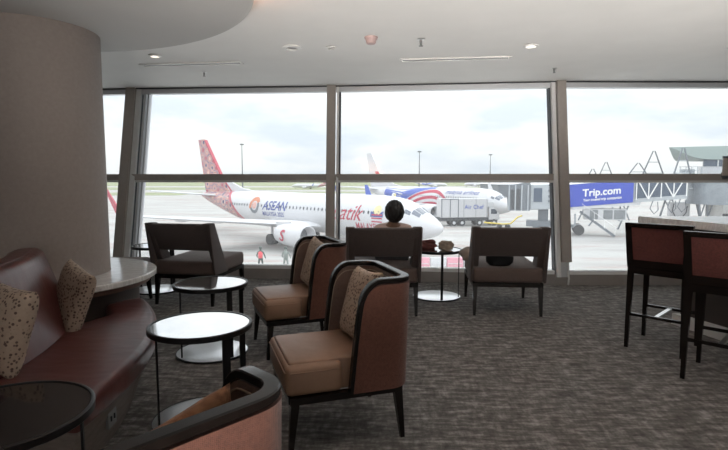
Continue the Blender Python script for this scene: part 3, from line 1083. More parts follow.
# ------------------------------------------------------------------ bar counter
ct = empty('bar_counter', (2.75, 4.2, 0), label='stone-topped bar counter behind the two bar stools', cat='counter')
def W2(pts): return [(x - 2.75, y - 4.2) for x, y in pts]
slab = W2([(2.54, 4.72), (2.80, 3.80), (3.55, 1.6), (4.9, 1.9), (4.5, 4.72)])
bm = prism(NB(), slab, 0.935, 0.998)
bmesh.ops.bevel(bm, geom=list(bm.edges), offset=0.006, segments=2, affect='EDGES')
obj('countertop', bm, M['marble'], ct)
base = W2([(2.92, 4.62), (3.14, 3.84), (3.85, 1.8), (4.7, 2.0), (4.4, 4.62)])
obj('counter_base', prism(NB(), base, 0.10, 0.934), M['counter_base'], ct)
pl = W2([(2.86, 4.64), (3.06, 3.80), (3.80, 1.75), (4.75, 2.0), (4.45, 4.64)])
o = obj('foot_plinth', prism(NB(), pl, 0.0, 0.10), M['concrete'], ct)
o['label'] = 'pale stone kick plinth'

# cylinder fixed to the transom at the right edge
t = empty('rail_cylinder', (4.585, 6.40, 1.36), label='beige cylinder with dark rims fixed to the window rail at the right edge', cat='fixture')
obj('body', lathe(NB(), [(0.0001, 0.02), (0.095, 0.02), (0.095, 0.235), (0.0001, 0.235)], 32), M['counter_wood'], t, smooth=35).data.materials[0] = M['pale_cloth']
obj('rim', lathe(NB(), [(0.0001, 0.2355), (0.1, 0.2355), (0.1, 0.262), (0.0001, 0.262)], 32), M['bridge_dark'], t, smooth=35)
obj('rim', lathe(NB(), [(0.0001, 0.0), (0.1, 0.0), (0.1, 0.0195), (0.0001, 0.0195)], 32), M['bridge_dark'], t, smooth=35)
bm = NB(); box(bm, -0.03, 0.085, -0.02, 0.03, 0.14, 0.06)
obj('bracket', bm, M['bridge_dark'], t)

# ------------------------------------------------------------------ the seated person
def skin_mesh(name, verts, edges, m, parent=None, sub=2, loc=None):
    me = bpy.data.meshes.new(name)
    me.from_pydata([v[:3] for v in verts], edges, [])
    o = bpy.data.objects.new(name, me)
    C.objects.link(o)
    md = o.modifiers.new('skin', 'SKIN')
    md.use_smooth_shade = True
    for i, v in enumerate(verts):
        r = v[3]
        me.skin_vertices[0].data[i].radius = (r, r) if not isinstance(r, tuple) else r
    me.skin_vertices[0].data[0].use_root = True
    s = o.modifiers.new('sub', 'SUBSURF')
    s.levels = sub; s.render_levels = sub
    me.materials.append(m)
    bpy.context.view_layer.update()
    dg = bpy.context.evaluated_depsgraph_get()
    me2 = bpy.data.meshes.new_from_object(o.evaluated_get(dg))
    bpy.data.objects.remove(o)
    for p in me2.polygons: p.use_smooth = True
    o = bpy.data.objects.new(name, me2)
    if not me2.materials: me2.materials.append(m)
    C.objects.link(o)
    if parent: o.parent = parent
    if loc: o.location = loc
    return o
person = empty('person', (0.30, 5.45, 0.466), label='person with short dark hair seated in a window armchair, seen from behind', cat='person')
# local coordinates: +y is forward (to the window)
V = [(0, 0.02, 0.12, 0.13),       # 0 pelvis
     (0, -0.10, 0.22, 0.125),     # 1 waist
     (0, -0.21, 0.32, 0.115),     # 2 chest
     (0, -0.25, 0.405, 0.055),     # 3 neck base
     (0, -0.275, 0.475, 0.046),   # 4 neck
     (0, -0.27, 0.54, 0.05),      # 5 head base
     (-0.155, -0.22, 0.335, 0.05), (-0.23, -0.10, 0.18, 0.042), (-0.13, 0.10, 0.20, 0.034), (-0.09, 0.15, 0.20, 0.026),
     (0.155, -0.22, 0.335, 0.05), (0.23, -0.10, 0.18, 0.042), (0.13, 0.10, 0.20, 0.034), (0.09, 0.15, 0.20, 0.026),
     (-0.11, 0.06, 0.10, 0.085), (-0.13, 0.44, 0.10, 0.06), (-0.13, 0.50, -0.18, 0.048), (-0.13, 0.52, -0.41, 0.035), (-0.13, 0.64, -0.435, 0.030),
     (0.11, 0.06, 0.10, 0.085), (0.13, 0.44, 0.10, 0.06), (0.13, 0.50, -0.18, 0.048), (0.13, 0.52, -0.41, 0.035), (0.13, 0.64, -0.435, 0.030)]
Eg = [(0, 1), (1, 2), (2, 3), (3, 4), (4, 5), (2, 6), (6, 7), (7, 8), (8, 9), (2, 10), (10, 11), (11, 12), (12, 13), (0, 14), (14, 15), (15, 16), (16, 17), (17, 18), (0, 19), (19, 20), (20, 21), (21, 22), (22, 23)]
body = skin_mesh('body', V, Eg, M['skin'], person)
# clothing: slightly larger skins
def grow(idx, eg, k, mtl, nm):
    mp_ = {j: i for i, j in enumerate(idx)}
    vv = [(V[j][0], V[j][1], V[j][2], V[j][3] + k) for j in idx]
    return skin_mesh(nm, vv, [(mp_[a], mp_[b]) for a, b in eg], mtl, person)
grow([0, 1, 2, 3, 6, 7, 8, 10, 11, 12], [(0, 1), (1, 2), (2, 3), (2, 6), (6, 7), (7, 8), (2, 10), (10, 11), (11, 12)], 0.024, M['shirt'], 'shirt')
grow([0, 14, 15, 16, 17, 19, 20, 21, 22], [(0, 14), (14, 15), (15, 16), (16, 17), (0, 19), (19, 20), (20, 21), (21, 22)], 0.014, M['trousers'], 'trousers')
# head: sculpted ellipsoid with jaw, face forward (+y)
bm = NB()
bmesh.ops.create_icosphere(bm, subdivisions=4, radius=1)
for v in bm.verts:
    x, y, z = v.co
    sx = 0.075 * (1 - 0.22 * max(0, -z))
    k = 1.0
    yy = y * 0.093
    if y > 0 and z < 0: yy *= 1 - 0.1 * abs(z)
    # nose
    nz_ = math.exp(-((x / 0.16) ** 2 + ((z + 0.12) / 0.2) ** 2)) * (1 if y > 0 else 0)
    yy += 0.022 * nz_
    for ex in (-0.38, 0.38):
        yy -= 0.008 * math.exp(-(((x - ex) / 0.18) ** 2 + ((z - 0.08) / 0.12) ** 2)) * (1 if y > 0 else 0)
    v.co = Vector((x * sx, yy, z * 0.108))
head = obj('head', bm, M['skin'], person, smooth=True, loc=(0.01, -0.27, 0.535))
head.scale = (1.06, 1.06, 1.0)
for s in (-1, 1):
    bm = NB(); bmesh.ops.create_icosphere(bm, subdivisions=3, radius=1)
    for v in bm.verts: v.co = Vector((v.co.x * 0.010, v.co.y * 0.018, v.co.z * 0.030))
    obj('ear', bm, M['skin'], head, smooth=True, loc=(s * 0.076, 0.0, -0.012))
    bm = NB(); bmesh.ops.create_icosphere(bm, subdivisions=3, radius=0.011)
    obj('eye', bm, M['letter_white'], head, smooth=True, loc=(s * 0.029, 0.079, 0.008))
bm = NB(); bmesh.ops.create_icosphere(bm, subdivisions=3, radius=1)
for v in bm.verts: v.co = Vector((v.co.x * 0.026, v.co.y * 0.006, v.co.z * 0.007))
obj('mouth', bm, M['pink'], head, smooth=True, loc=(0, 0.086, -0.048))
bm = NB()
bmesh.ops.create_icosphere(bm, subdivisions=5, radius=1)
for v in bm.verts:
    x, y, z = v.co
    k = 1 + 0.02 * math.sin(22 * x + 9 * z) + 0.015 * math.sin(31 * y + 12 * x)
    v.co = Vector((x * 0.094 * k, y * 0.104 * k - 0.01, z * 0.118 * k + 0.012))
dele = [v for v in bm.verts if v.co.y > 0.045 and v.co.z < 0.055 or v.co.z < -0.075 and v.co.y > -0.02]
bmesh.ops.delete(bm, geom=dele, context='VERTS')
obj('hair', bm, M['hair'], head, smooth=True)
# hands with fingers resting on the thighs
for s in (-1, 1):
    hv = [(s * 0.09, 0.15, 0.205, 0.024), (s * 0.088, 0.19, 0.205, 0.028), (s * 0.088, 0.225, 0.202, 0.030)]
    he = [(0, 1), (1, 2)]
    for f, (dx, ln) in enumerate(((-0.026, 0.060), (-0.009, 0.072), (0.009, 0.068), (0.025, 0.052))):
        b0 = len(hv)
        hv += [(s * 0.088 + dx, 0.235, 0.205, 0.0095), (s * 0.088 + dx * 1.15, 0.235 + ln * .55, 0.203, 0.0085), (s * 0.088 + dx * 1.2, 0.235 + ln, 0.186, 0.007)]
        he += [(2, b0), (b0, b0 + 1), (b0 + 1, b0 + 2)]
    b0 = len(hv)
    hv += [(s * 0.088 - s * 0.034, 0.19, 0.202, 0.011), (s * 0.088 - s * 0.052, 0.222, 0.198, 0.009)]
    he += [(1, b0), (b0, b0 + 1)]
    skin_mesh('hand', hv, he, M['skin'], body, 1)

# ------------------------------------------------------------------ outside
GZ = -5.6
o = obj('bounce_slab', box(NB(), -60, 8.0, GZ + 0.001, 60, 33.0, GZ + 0.02), M['bounce_pale']); P(o, kind='structure')  # unseen pale reflector, added to throw daylight up to the ceiling
o = obj('ground', box(NB(), -1500, 8.0, GZ - 0.5, 1500, 3000, GZ), M['apron']); P(o, kind='structure')
def strip(x0, y0, x1, y1, m=M['grass']):
    o = obj('grass_field', box(NB(), x0, y0, GZ + 0.001, x1, y1, GZ + 0.06), m)
    return P(o, kind='structure')
strip(-900, 205, -75, 245)
strip(-900, 300, 900, 380)
strip(-900, 440, 900, 900)
strip(-60, 235, 400, 262)
# far line of trees, as a low ridge with an uneven top
bm = NB()
N = 240
F0 = []; F1 = []
rr = random.Random(4)
for i in range(N + 1):
    x = -1400 + 2800 * i / N
    h = 8 + 5 * math.sin(i * 0.21) + rr.uniform(0, 5)
    F0.append((x, h))
for (xa, ha), (xb, hb) in zip(F0, F0[1:]):
    hexa(bm, [(xa, 1380, GZ), (xb, 1380, GZ), (xb, 1440, GZ), (xa, 1440, GZ), (xa, 1390, GZ + ha), (xb, 1390, GZ + hb), (xb, 1430, GZ + hb), (xa, 1430, GZ + ha)])
o = obj('distant_tree_line', bm, M['trees'])
P(o, 'distant line of trees along the horizon beyond the airfield', 'trees', kind='stuff')

# floodlight masts
def mast(px, D, ztop, lab):
    x = (px - 364) / 510 * D
    t = empty('floodlight_mast', (x, D, GZ), label=lab, cat='light mast', group='floodlight masts')
    H_ = ztop - GZ
    obj('pole', cyl(NB(), (0, 0, 0), (0, 0, H_), 0.45, 0.2, 10), M['bridge_mid'], t, smooth=40)
    bm = NB()
    lathe(bm, [(0.0001, H_ - .5), (1.2, H_ - .5), (1.4, H_ + 0.2), (0.0001, H_ + 0.4)], 12)
    obj('lamp_crown', bm, M['bridge_mid'], t)
mast(243, 330, 1.35 + 330 * math.tan(R(9.0 - 5.26)) + 0, 'tall thin floodlight mast behind the patterned aircraft fin')
mast(419, 330, 1.35 + 330 * math.tan(R(8.2 - 5.26)), 'floodlight mast above the blue and white aircraft')
mast(489.5, 380, 1.35 + 380 * math.tan(R(7.85 - 5.26)), 'floodlight mast above the white aircraft nose, left of the right window post')
mast(549, 380, 1.35 + 380 * math.tan(R(7.6 - 5.26)), 'floodlight mast touching the right window post')

# ------------------------------------------------------------------ aircraft
ST = [(0.0, 0.02, 2.75, 0.02), (0.15, 0.32, 2.75, 0.30), (0.5, 0.62, 2.76, 0.58), (1.0, 0.90, 2.83, 0.86), (1.6, 1.15, 2.92, 1.10), (2.2, 1.36, 3.03, 1.36),
      (2.9, 1.54, 3.15, 1.62), (3.8, 1.70, 3.27, 1.82), (5.0, 1.82, 3.35, 1.95), (6.5, 1.88, 3.40, 2.0), (10, 1.88, 3.40, 2.0), (14, 1.88, 3.40, 2.0), (18, 1.88, 3.40, 2.0),
      (22, 1.88, 3.40, 2.0), (25.5, 1.88, 3.41, 1.99), (28, 1.76, 3.58, 1.82), (30.5, 1.52, 3.82, 1.56), (33, 1.2, 4.08, 1.25), (35.5, 0.83, 4.35, 0.90), (37.5, 0.5, 4.55, 0.58), (39, 0.2, 4.72, 0.28), (39.4, 0.03, 4.76, 0.05)]
def stat(s):
    s = min(max(s, 0), 39.4)
    for a, b in zip(ST, ST[1:]):
        if s <= b[0]:
            k = (s - a[0]) / (b[0] - a[0])
            return tuple(a[i] + (b[i] - a[i]) * k for i in (1, 2, 3))
    return ST[-1][1:]
def side_y(s, z, off=0.012):
    hw, zc, hh = stat(s)
    q = (z - zc) / hh
    q = max(-0.999, min(0.999, q))
    return -(hw * math.sqrt(1 - q * q) + off)
def wrap(bm, s0, z0, off=0.014):
    """flat (u,v) lettering to the starboard side: u runs towards the nose"""
    zs = [v.co.y for v in bm.verts]
    if zs:
        lo_, hi = min(zs), max(zs)
        k = lo_ + 0.2
        while k < hi:
            bmesh.ops.bisect_plane(bm, geom=list(bm.verts) + list(bm.edges) + list(bm.faces), plane_co=(0, k, 0), plane_no=(0, 1, 0))
            k += 0.2
    for v in bm.verts:
        s = s0 - v.co.x
        z = z0 + v.co.y
        v.co = Vector((-s, side_y(s, z, off), z))
    return bm
def band(f0, f1, s0, s1, n=40, m_=4, off=0.012):
    bm = NB()
    cols = []
    for i in range(n + 1):
        s = s0 + (s1 - s0) * i / n
        hw, zc, hh = stat(s)
        a, b = f0(s), f1(s)
        a = max(a, zc - hh * 0.96); b = min(b, zc + hh * 0.995)
        if b < a: b = a
        cols.append([bm.verts.new((-s, side_y(s, a + (b - a) * k / m_, off), a + (b - a) * k / m_)) for k in range(m_ + 1)])
    for p, q in zip(cols, cols[1:]):
        for k in range(m_):
            try: bm.faces.new((p[k], p[k + 1], q[k + 1], q[k]))
            except Exception: pass
    return bm
def loftwing(sec):
    """sections: (y, s_lead, s_trail, z, thick)"""
    bm = NB()
    rings = []
    for y, a, b, z, th in sec:
        c_ = b - a
        pr = [(0, 0), (0.04, .32), (0.15, .5), (0.4, .5), (0.75, .22), (1, 0.02), (1, -0.02), (0.7, -.14), (0.4, -.3), (0.12, -.34), (0.03, -.2)]
        rings.append([bm.verts.new((-(a + u * c_), y, z + w_ * th)) for u, w_ in pr])
    for p, q in zip(rings, rings[1:]):
        for k in range(len(p)):
            l = (k + 1) % len(p)
            bm.faces.new((p[k], p[l], q[l], q[k]))
    bm.faces.new(rings[0][::-1]); bm.faces.new(rings[-1])
    return bm
def make_plane(loc, head, fusm, finm, wingletm, engm, label, windows=True, tip=(22.8, 24.3), windows_blue=False):
    t = empty('airliner', (loc[0], loc[1], GZ), head, label, 'aircraft')
    bm = NB()
    rings = []
    for s, hw, zc, hh in ST:
        rings.append([bm.verts.new((-s, hw * math.cos(2 * PI * k / 40), zc + hh * math.sin(2 * PI * k / 40))) for k in range(40)])
    for a, b in zip(rings, rings[1:]):
        for k in range(40):
            l = (k + 1) % 40
            bm.faces.new((a[k], a[l], b[l], b[k]))
    bm.faces.new(rings[0]); bm.faces.new(rings[-1][::-1])
    obj('fuselage', bm, fusm, t, smooth=40)
    for s in (-1, 1):
        wg = obj('wing', loftwing([(s * 1.2, 13.2, 21.5, 2.15, 0.9), (s * 5.5, 16.4, 21.6, 2.55, 0.62), (s * 16.6, tip[0], tip[1], 3.55, 0.22)]), M['plane_white'], t, smooth=40)
        bm = NB()
        hexa(bm, [(-tip[0] - .1, s * 16.55, 3.5), (-tip[1] - .05, s * 16.55, 3.5), (-tip[1] - .05, s * 16.7, 3.5), (-tip[0] - .1, s * 16.7, 3.5),
                  (-tip[1] - .55, s * 17.25, 6.0), (-tip[1] - 1.1, s * 17.25, 6.0), (-tip[1] - 1.1, s * 17.32, 6.0), (-tip[1] - .55, s * 17.32, 6.0)])
        obj('winglet', bm, wingletm if s < 0 else (M['blue'] if windows_blue else M['plane_white']), wg)
        bm = NB()
        for y in (4.0, 8.0, 11.5):
            c0_ = 21.7 + (y - 4) * 0.2
            lathe(bm, [(0.02, -c0_ + 2.4), (0.2, -c0_ + 1.2), (0.22, -c0_), (0.03, -c0_ - 1.2)], 10, axis='x', off=(0, s * y, 2.25 + (y - 4) * 0.09))
        obj('flap_fairing', bm, M['plane_white'], wg, smooth=True)
        obj('tailplane', loftwing([(s * 0.5, 34.0, 37.9, 4.75, 0.35), (s * 7.1, 38.6, 40.2, 5.35, 0.14)]), M['wing_grey'], t, smooth=40)
        e = obj('engine', lathe(NB(), [(0.90, -11.45), (1.0, -11.5), (1.12, -11.9), (1.14, -13.0), (1.02, -14.6), (0.80, -15.6), (0.72, -15.6), (0.72, -12.3), (0.84, -11.8)], 40, close=True, axis='x', off=(0, s * 4.83, 1.62)), engm, t, smooth=50)
        obj('intake', lathe(NB(), [(0.0001, -12.0), (0.22, -12.35), (0.715, -12.4), (0.715, -12.6), (0.0001, -12.6)], 24, axis='x', off=(0, s * 4.83, 1.62)), M['intake'], e, smooth=40)
        obj('exhaust_cone', lathe(NB(), [(0.0001, -16.6), (0.35, -15.7), (0.71, -15.2), (0.71, -15.0), (0.0001, -15.0)], 24, axis='x', off=(0, s * 4.83, 1.62)), M['wing_grey'], e, smooth=40)
        bm = NB()
        hexa(bm, [(-13.2, s * 4.73, 2.4), (-17.2, s * 4.73, 2.3), (-17.2, s * 4.93, 2.3), (-13.2, s * 4.93, 2.4), (-13.8, s * 4.73, 2.86), (-17.6, s * 4.73, 2.65), (-17.6, s * 4.93, 2.65), (-13.8, s * 4.93, 2.86)])
        obj('pylon', bm, M['plane_white'], e)
        g = obj('main_gear', cyl(NB(), (-19.6, s * 2.86, 0.55), (-19.6, s * 2.86, 2.3), 0.13, seg=12), M['wing_grey'], t, smooth=40)
        for k in (-0.43, 0.07):
            obj('wheel', cyl(NB(), (-19.6, s * 2.86 + k, 0.56), (-19.6, s * 2.86 + k + 0.36, 0.56), 0.56, seg=24), M['tyre'], g, smooth=40)
    bm = NB()
    prof = [(31.3, 5.0), (34.3, 7.45), (37.9, 11.9), (38.3, 12.05), (39.75, 12.05), (38.0, 5.2), (36.5, 4.7), (31.5, 4.7)]
    for sgn_ in (-1, 1):
        pass
    A = [bm.verts.new((-s, -0.12 if 5 < z < 8 else -0.06, z)) for s, z in prof]
    B = [bm.verts.new((-s, 0.12 if 5 < z < 8 else 0.06, z)) for s, z in prof]
    bm.faces.new(A); bm.faces.new(B[::-1])
    for i in range(len(prof)):
        j = (i + 1) % len(prof)
        bm.faces.new((A[i], A[j], B[j], B[i]))
    fin = obj('tail_fin', bm, finm, t)
    bm = NB()
    prof = [(26.5, 5.35), (29.5, 5.75), (31.6, 6.4), (33.4, 7.0), (32.5, 5.6), (31.4, 4.8), (27.5, 5.0)]
    A = [bm.verts.new((-s, -0.13, z)) for s, z in prof]
    B = [bm.verts.new((-s, 0.13, z)) for s, z in prof]
    bm.faces.new(A); bm.faces.new(B[::-1])
    for i in range(len(prof)):
        j = (i + 1) % len(prof)
        bm.faces.new((A[i], A[j], B[j], B[i]))
    obj('dorsal_fairing', bm, M['plane_white'], t)
    bm = NB()
    for za, zb2, sa, sb in ((5.0, 7.45, 31.3, 34.3), (7.45, 11.9, 34.3, 37.9)):
        beam(bm, (-sa, 0, za), (-sb, 0, zb2), 0.36, 0.2, up=(1, 0, 0))
    obj('leading_edge', bm, M['red'] if finm is not M['plane_white'] else finm, fin)
    g = obj('nose_gear', cyl(NB(), (-4.0, 0, 0.35), (-4.0, 0, 1.7), 0.09, seg=12), M['wing_grey'], t, smooth=40)
    for k in (-0.3, 0.08):
        obj('wheel', cyl(NB(), (-4.0, k, 0.35), (-4.0, k + 0.22, 0.35), 0.35, seg=20), M['tyre'], g, smooth=40)
    # cockpit windows
    def patch(s0, s1, t0, t1, sg):
        bm = NB(); g_ = []
        for i in range(5):
            s = s0 + (s1 - s0) * i / 4
            hw, zc, hh = stat(s)
            g_.append([bm.verts.new((-s, sg * (hw + .012) * math.cos(R(t0 + (t1 - t0) * k / 4)), zc + (hh + .012) * math.sin(R(t0 + (t1 - t0) * k / 4)))) for k in range(5)])
        for i in range(4):
            for k in range(4):
                bm.faces.new((g_[i][k], g_[i + 1][k], g_[i + 1][k + 1], g_[i][k + 1]))
        return bm
    for sg in (-1, 1):
        for a in ((1.62, 2.35, 60, 86), (1.72, 2.42, 38, 57), (2.5, 3.05, 30, 44)):
            obj('cockpit_window', patch(*a, sg), M['cockpit_glass'], t, smooth=True)
    if windows:
        first = None
        s = 5.6
        while s < 30.5:
            zc = 3.92
            if first is None:
                bm = NB()
                n_ = 10
                vs_ = [bm.verts.new((0.11 * math.cos(2 * PI * k / n_), 0, 0.17 * math.sin(2 * PI * k / n_))) for k in range(n_)]
                bm.faces.new(vs_)
                bmesh.ops.solidify(bm, geom=bm.faces[:], thickness=0.01)
                first = obj('cabin_window', bm, M['bridge_mid'], t)
                c_ = first
            else:
                c_ = first.copy(); C.objects.link(c_); c_.parent = t
            c_.location = (-s, side_y(s, zc, 0.012), zc)
            c_.rotation_euler = (R(-14), 0, 0)
            s += 0.56
        # doors, drawn as thin outlines
        for sd in (4.2, 31.2):
            bm = NB()
            for k in range(12):
                pass
            z0_, z1_ = 3.0, 4.7
            for s_a, z_a, s_b, z_b in ((sd, z0_, sd, z1_), (sd + .85, z0_, sd + .85, z1_), (sd, z0_, sd + .85, z0_), (sd, z1_, sd + .85, z1_)):
                pts = []
                for k in range(7):
                    u = k / 6
                    ss = s_a + (s_b - s_a) * u; zz = z_a + (z_b - z_a) * u
                    pts.append((-ss, side_y(ss, zz, 0.008), zz))
                tube(bm, pts, 0.018, 5)
            obj('door_outline', bm, M['wing_grey'], t)
    return t

p1 = make_plane((6.5, 41.8), R(-43.75), M['batik_fus'], M['tail_pattern'], M['red'], M['plane_white'], 'white airliner with patterned red fin and large red lettering, nearest to the windows', windows_blue=True)
def lettering(parent, name, body, size, s0, z0, m, shear=0.0, bold=0.0, sp=1.0, off=0.016, sxx=1.0, lab=None):
    bm = text_bm(body, size, shear, 0, sp, bold)
    for v in bm.verts: v.co.x *= sxx
    wrap(bm, s0, z0, off)
    o = obj(name, bm, m, parent)
    if lab: o['label'] = lab
    return o
lettering(p1, 'airline_lettering', 'batik', 2.05, 11.5, 3.12, M['red'], 0.45, 0.0, 0.95, 0.02, 1.0, 'large red italic lettering')
lettering(p1, 'country_lettering', 'MALAYSIA', 0.92, 8.35, 2.32, M['red'], 0.0, 0.01, 1.0, 0.02, 0.72)
lettering(p1, 'event_lettering', 'ASEAN', 1.35, 22.75, 3.52, M['navy'], 0.28, 0.02, 1.0, 0.02, 1.0)
lettering(p1, 'event_lettering', 'MALAYSIA 2025', 0.66, 22.75, 2.86, M['navy'], 0.1, 0.005, 1.0, 0.02, 0.85)
lettering(p1, 'engine_mark', 'S', 0.1, 22, 3, M['red'])  # replaced just below
bpy.data.objects.remove(p1.children[-1]) if p1.children[-1].name.startswith('engine_mark') else None
for o in [o for o in p1.children if o.name.startswith('engine_mark')]: bpy.data.objects.remove(o)
bm = text_bm('S', 1.5, 0.25, 0, 1, 0.03)
for v in bm.verts:
    x, y = v.co.x, v.co.y
    z = 1.12 + y
    q = max(-0.95, min(0.95, (z - 1.62) / 1.12))
    v.co = Vector((-14.35 + x, -4.83 - 1.13 * math.sqrt(1 - q * q) - 0.02, z))
e_ = [o for o in p1.children if o.name.startswith('engine') and o.data][0]
obj('engine_mark', bm, M['red'], e_)
# event emblem: ring of ribbons in orange and grey
def disc_wrap(r0, r1, s0, z0, a0, a1, n=24):
    bm = NB(); A = []; B = []
    for i in range(n + 1):
        a = R(a0 + (a1 - a0) * i / n)
        A.append(bm.verts.new((r0 * math.cos(a), r0 * math.sin(a), 0)))
        B.append(bm.verts.new((r1 * math.cos(a), r1 * math.sin(a), 0)))
    for i in range(n):
        bm.faces.new((A[i], A[i + 1], B[i + 1], B[i]))
    return wrap(bm, s0, z0, 0.018)
em = obj('event_emblem', disc_wrap(0.55, 1.0, 24.3, 3.85, 30, 200), mat('emblem_orange', (0.6, 0.22, 0.12), 0.5), p1)
obj('emblem_swoosh', disc_wrap(0.5, 0.85, 24.3, 3.85, 200, 390), M['bridge_mid'], em)
obj('emblem_swoosh', disc_wrap(0.05, 0.38, 24.3, 3.9, 0, 359), mat('emblem_pink', (0.7, 0.4, 0.35), 0.5), em)
bm = NB()
# Malaysian flag roundel mark: blue swoosh, stripes and a yellow sun-and-crescent
fl = obj('flag_mark', band(lambda s: 3.55, lambda s: 4.0 + 0.12 * math.sin(s * 3), 5.0, 6.45, 12, 5, 0.016), M['navy'], p1)
for k in range(3):
    obj('flag_stripe', band(lambda s, k=k: 3.08 + k * 0.3, lambda s, k=k: 3.2 + k * 0.3, 5.1, 6.3, 12, 2, 0.022), M['red'], fl)
obj('flag_sun', disc_wrap(0.0, 0.42, 5.7, 4.15, 0, 360), M['gold'], fl)

p2 = make_plane((21.3, 73.0), R(-58.65), M['plane_white'], M['plane_white'], M['navy'], M['plane_white'], 'white airliner with blue band and curved red stripes, behind the patterned one', tip=(19.5, 21.2))
def fz(s):
    return 5.12 - (0.037 if s > 16 else 0.10) * (s - 16) ** 2
obj('blue_band', band(lambda s: max(fz(s), 2.05 + (s - 24) * 0.25), lambda s: 5.6, 16.2, 31.0, 60, 6, 0.012), M['blue'], p2)
for k in range(3):
    obj('red_stripe', band(lambda s, k=k: fz(s) - 0.62 - k * 1.0, lambda s, k=k: fz(s) - 0.12 - k * 1.0, 11.0 + k * 0.6, 25.5, 60, 3, 0.016), M['red'], p2)
mo = obj('moon_mark', disc_wrap(0.0, 0.62, 27.4, 3.6, 0, 360), M['letter_white'], p2)
obj('star_mark', disc_wrap(0.0, 0.42, 26.9, 3.75, 0, 360), M['gold'], mo).location = (0, -0.02, 0)
lettering(p2, 'airline_lettering', 'malaysia airlines', 0.95, 12.9, 4.42, M['navy'], 0.3, 0.01, 1.05, 0.02, 1.15)
bm = NB()
prof = [(33.6, 6.2), (34.8, 8.2), (36.6, 8.2), (35.6, 6.2)]
hexa(bm, [(-33.6, -0.16, 6.4), (-35.6, -0.16, 6.4), (-35.6, 0.16, 6.4), (-33.6, 0.16, 6.4), (-35.0, -0.14, 8.3), (-36.4, -0.14, 8.3), (-36.4, 0.14, 8.3), (-35.0, 0.14, 8.3)])
obj('fin_mark', bm, M['red'], p2)

# far aircraft taxiing
def far_plane(src, x, y, rz, lab):
    c_ = src.copy(); C.objects.link(c_)
    for ch in list(src.children):
        if ch.name.split('.')[0] in ('fuselage', 'wing', 'tail_fin', 'tailplane', 'engine', 'main_gear', 'nose_gear', 'blue_band'):
            copy_tree(ch, c_)
    c_.location = (x, y, GZ); c_.rotation_euler = (0, 0, rz); c_.scale = (0.62, 0.62, 0.62)
    c_['label'] = lab
    return c_
far_plane(p1, -46.5, 330, R(178), 'tiny far white and red airliner left of the middle window post')
far_plane(p2, 62, 380, R(-20), 'tiny far airliner above the red stripes of the blue banded aircraft')
far_plane(p1, 82, 420, R(-165), 'tiny far airliner with patterned tail, furthest back above the catering truck')

# ------------------------------------------------------------------ catering truck
tr = empty('catering_truck', (15.2, 75.0, GZ), R(6), 'white box-bodied catering truck in front of the blue banded airliner', 'truck')
bm = NB(); box(bm, -4.3, -1.2, 1.25, 2.7, 1.2, 3.95, 0.03, 1)
bx_ = obj('cargo_box', bm, M['plane_white'], tr)
bm = NB()
for x in (-4.2, -2.95, -1.75):
    box(bm, x, -1.24, 1.3, x + 0.12, -1.2, 3.9)
for x in (-0.9, 0.9, 2.55):
    box(bm, x, -1.22, 1.3, x + 0.05, -1.2, 3.9)
box(bm, -4.3, -1.25, 3.85, -1.7, -1.2, 3.97)
obj('door_bars', bm, M['bridge_mid'], bx_)
bm = text_bm('Air Chef', 0.85, 0, 0, 1.1, 0.01)
for v in bm.verts: v.co = Vector((-0.75 + v.co.x * 0.85, -1.235, 2.5 + v.co.y))
obj('box_lettering', bm, M['blue'], bx_)
bm = NB(); box(bm, -4.6, -1.0, 0.75, 4.3, 1.0, 1.2)
obj('chassis', bm, M['bridge_dark'], tr)
bm = NB()
hexa(bm, [(2.9, -1.15, 0.9), (4.6, -1.15, 0.9), (4.6, 1.15, 0.9), (2.9, 1.15, 0.9), (2.9, -1.15, 2.7), (4.2, -1.15, 2.7), (4.2, 1.15, 2.7), (2.9, 1.15, 2.7)], 0.06, 2)
cb = obj('cab', bm, M['plane_white'], tr)
bm = NB(); box(bm, 3.2, -1.17, 1.75, 4.1, -1.14, 2.45)
obj('side_window', bm, M['dark_glass'], cb)
bm = NB(); box(bm, 2.72, -1.1, 2.75, 3.6, 1.1, 3.5, 0.05, 1)
obj('front_platform', bm, M['wing_grey'], tr)
for x in (-2.3, -1.1, 1.5, 3.7):
    for s in (-1, 1):
        wl = obj('wheel', cyl(NB(), (x, s * 1.08 - 0.15, 0.48), (x, s * 1.08 + 0.15, 0.48), 0.48, seg=24), M['tyre'], tr, smooth=40)
        obj('hub', cyl(NB(), (x, s * 1.24 - 0.02, 0.48), (x, s * 1.24 + 0.02, 0.48), 0.22, seg=16), M['wing_grey'], wl, smooth=40)

# yellow tow bar by the far aircraft's nose
tw = empty('tow_bar', (19.9, 71.0, GZ), R(5), 'yellow tow bar bent upward by the white aircraft nose', 'tow bar')
bm = NB()
tube(bm, [(-3.2, 0, 0.8), (-0.5, 0, 0.55), (0.6, 0, 0.6), (1.6, 0, 1.5), (2.2, 0, 1.7)], 0.11, 8)
obj('bar', bm, M['yellow'], tw, smooth=True)
for x in (-1.0, 0.2):
    obj('wheel', cyl(NB(), (x, -0.4, 0.25), (x, 0.4, 0.25), 0.25, seg=16), M['tyre'], tw, smooth=40)

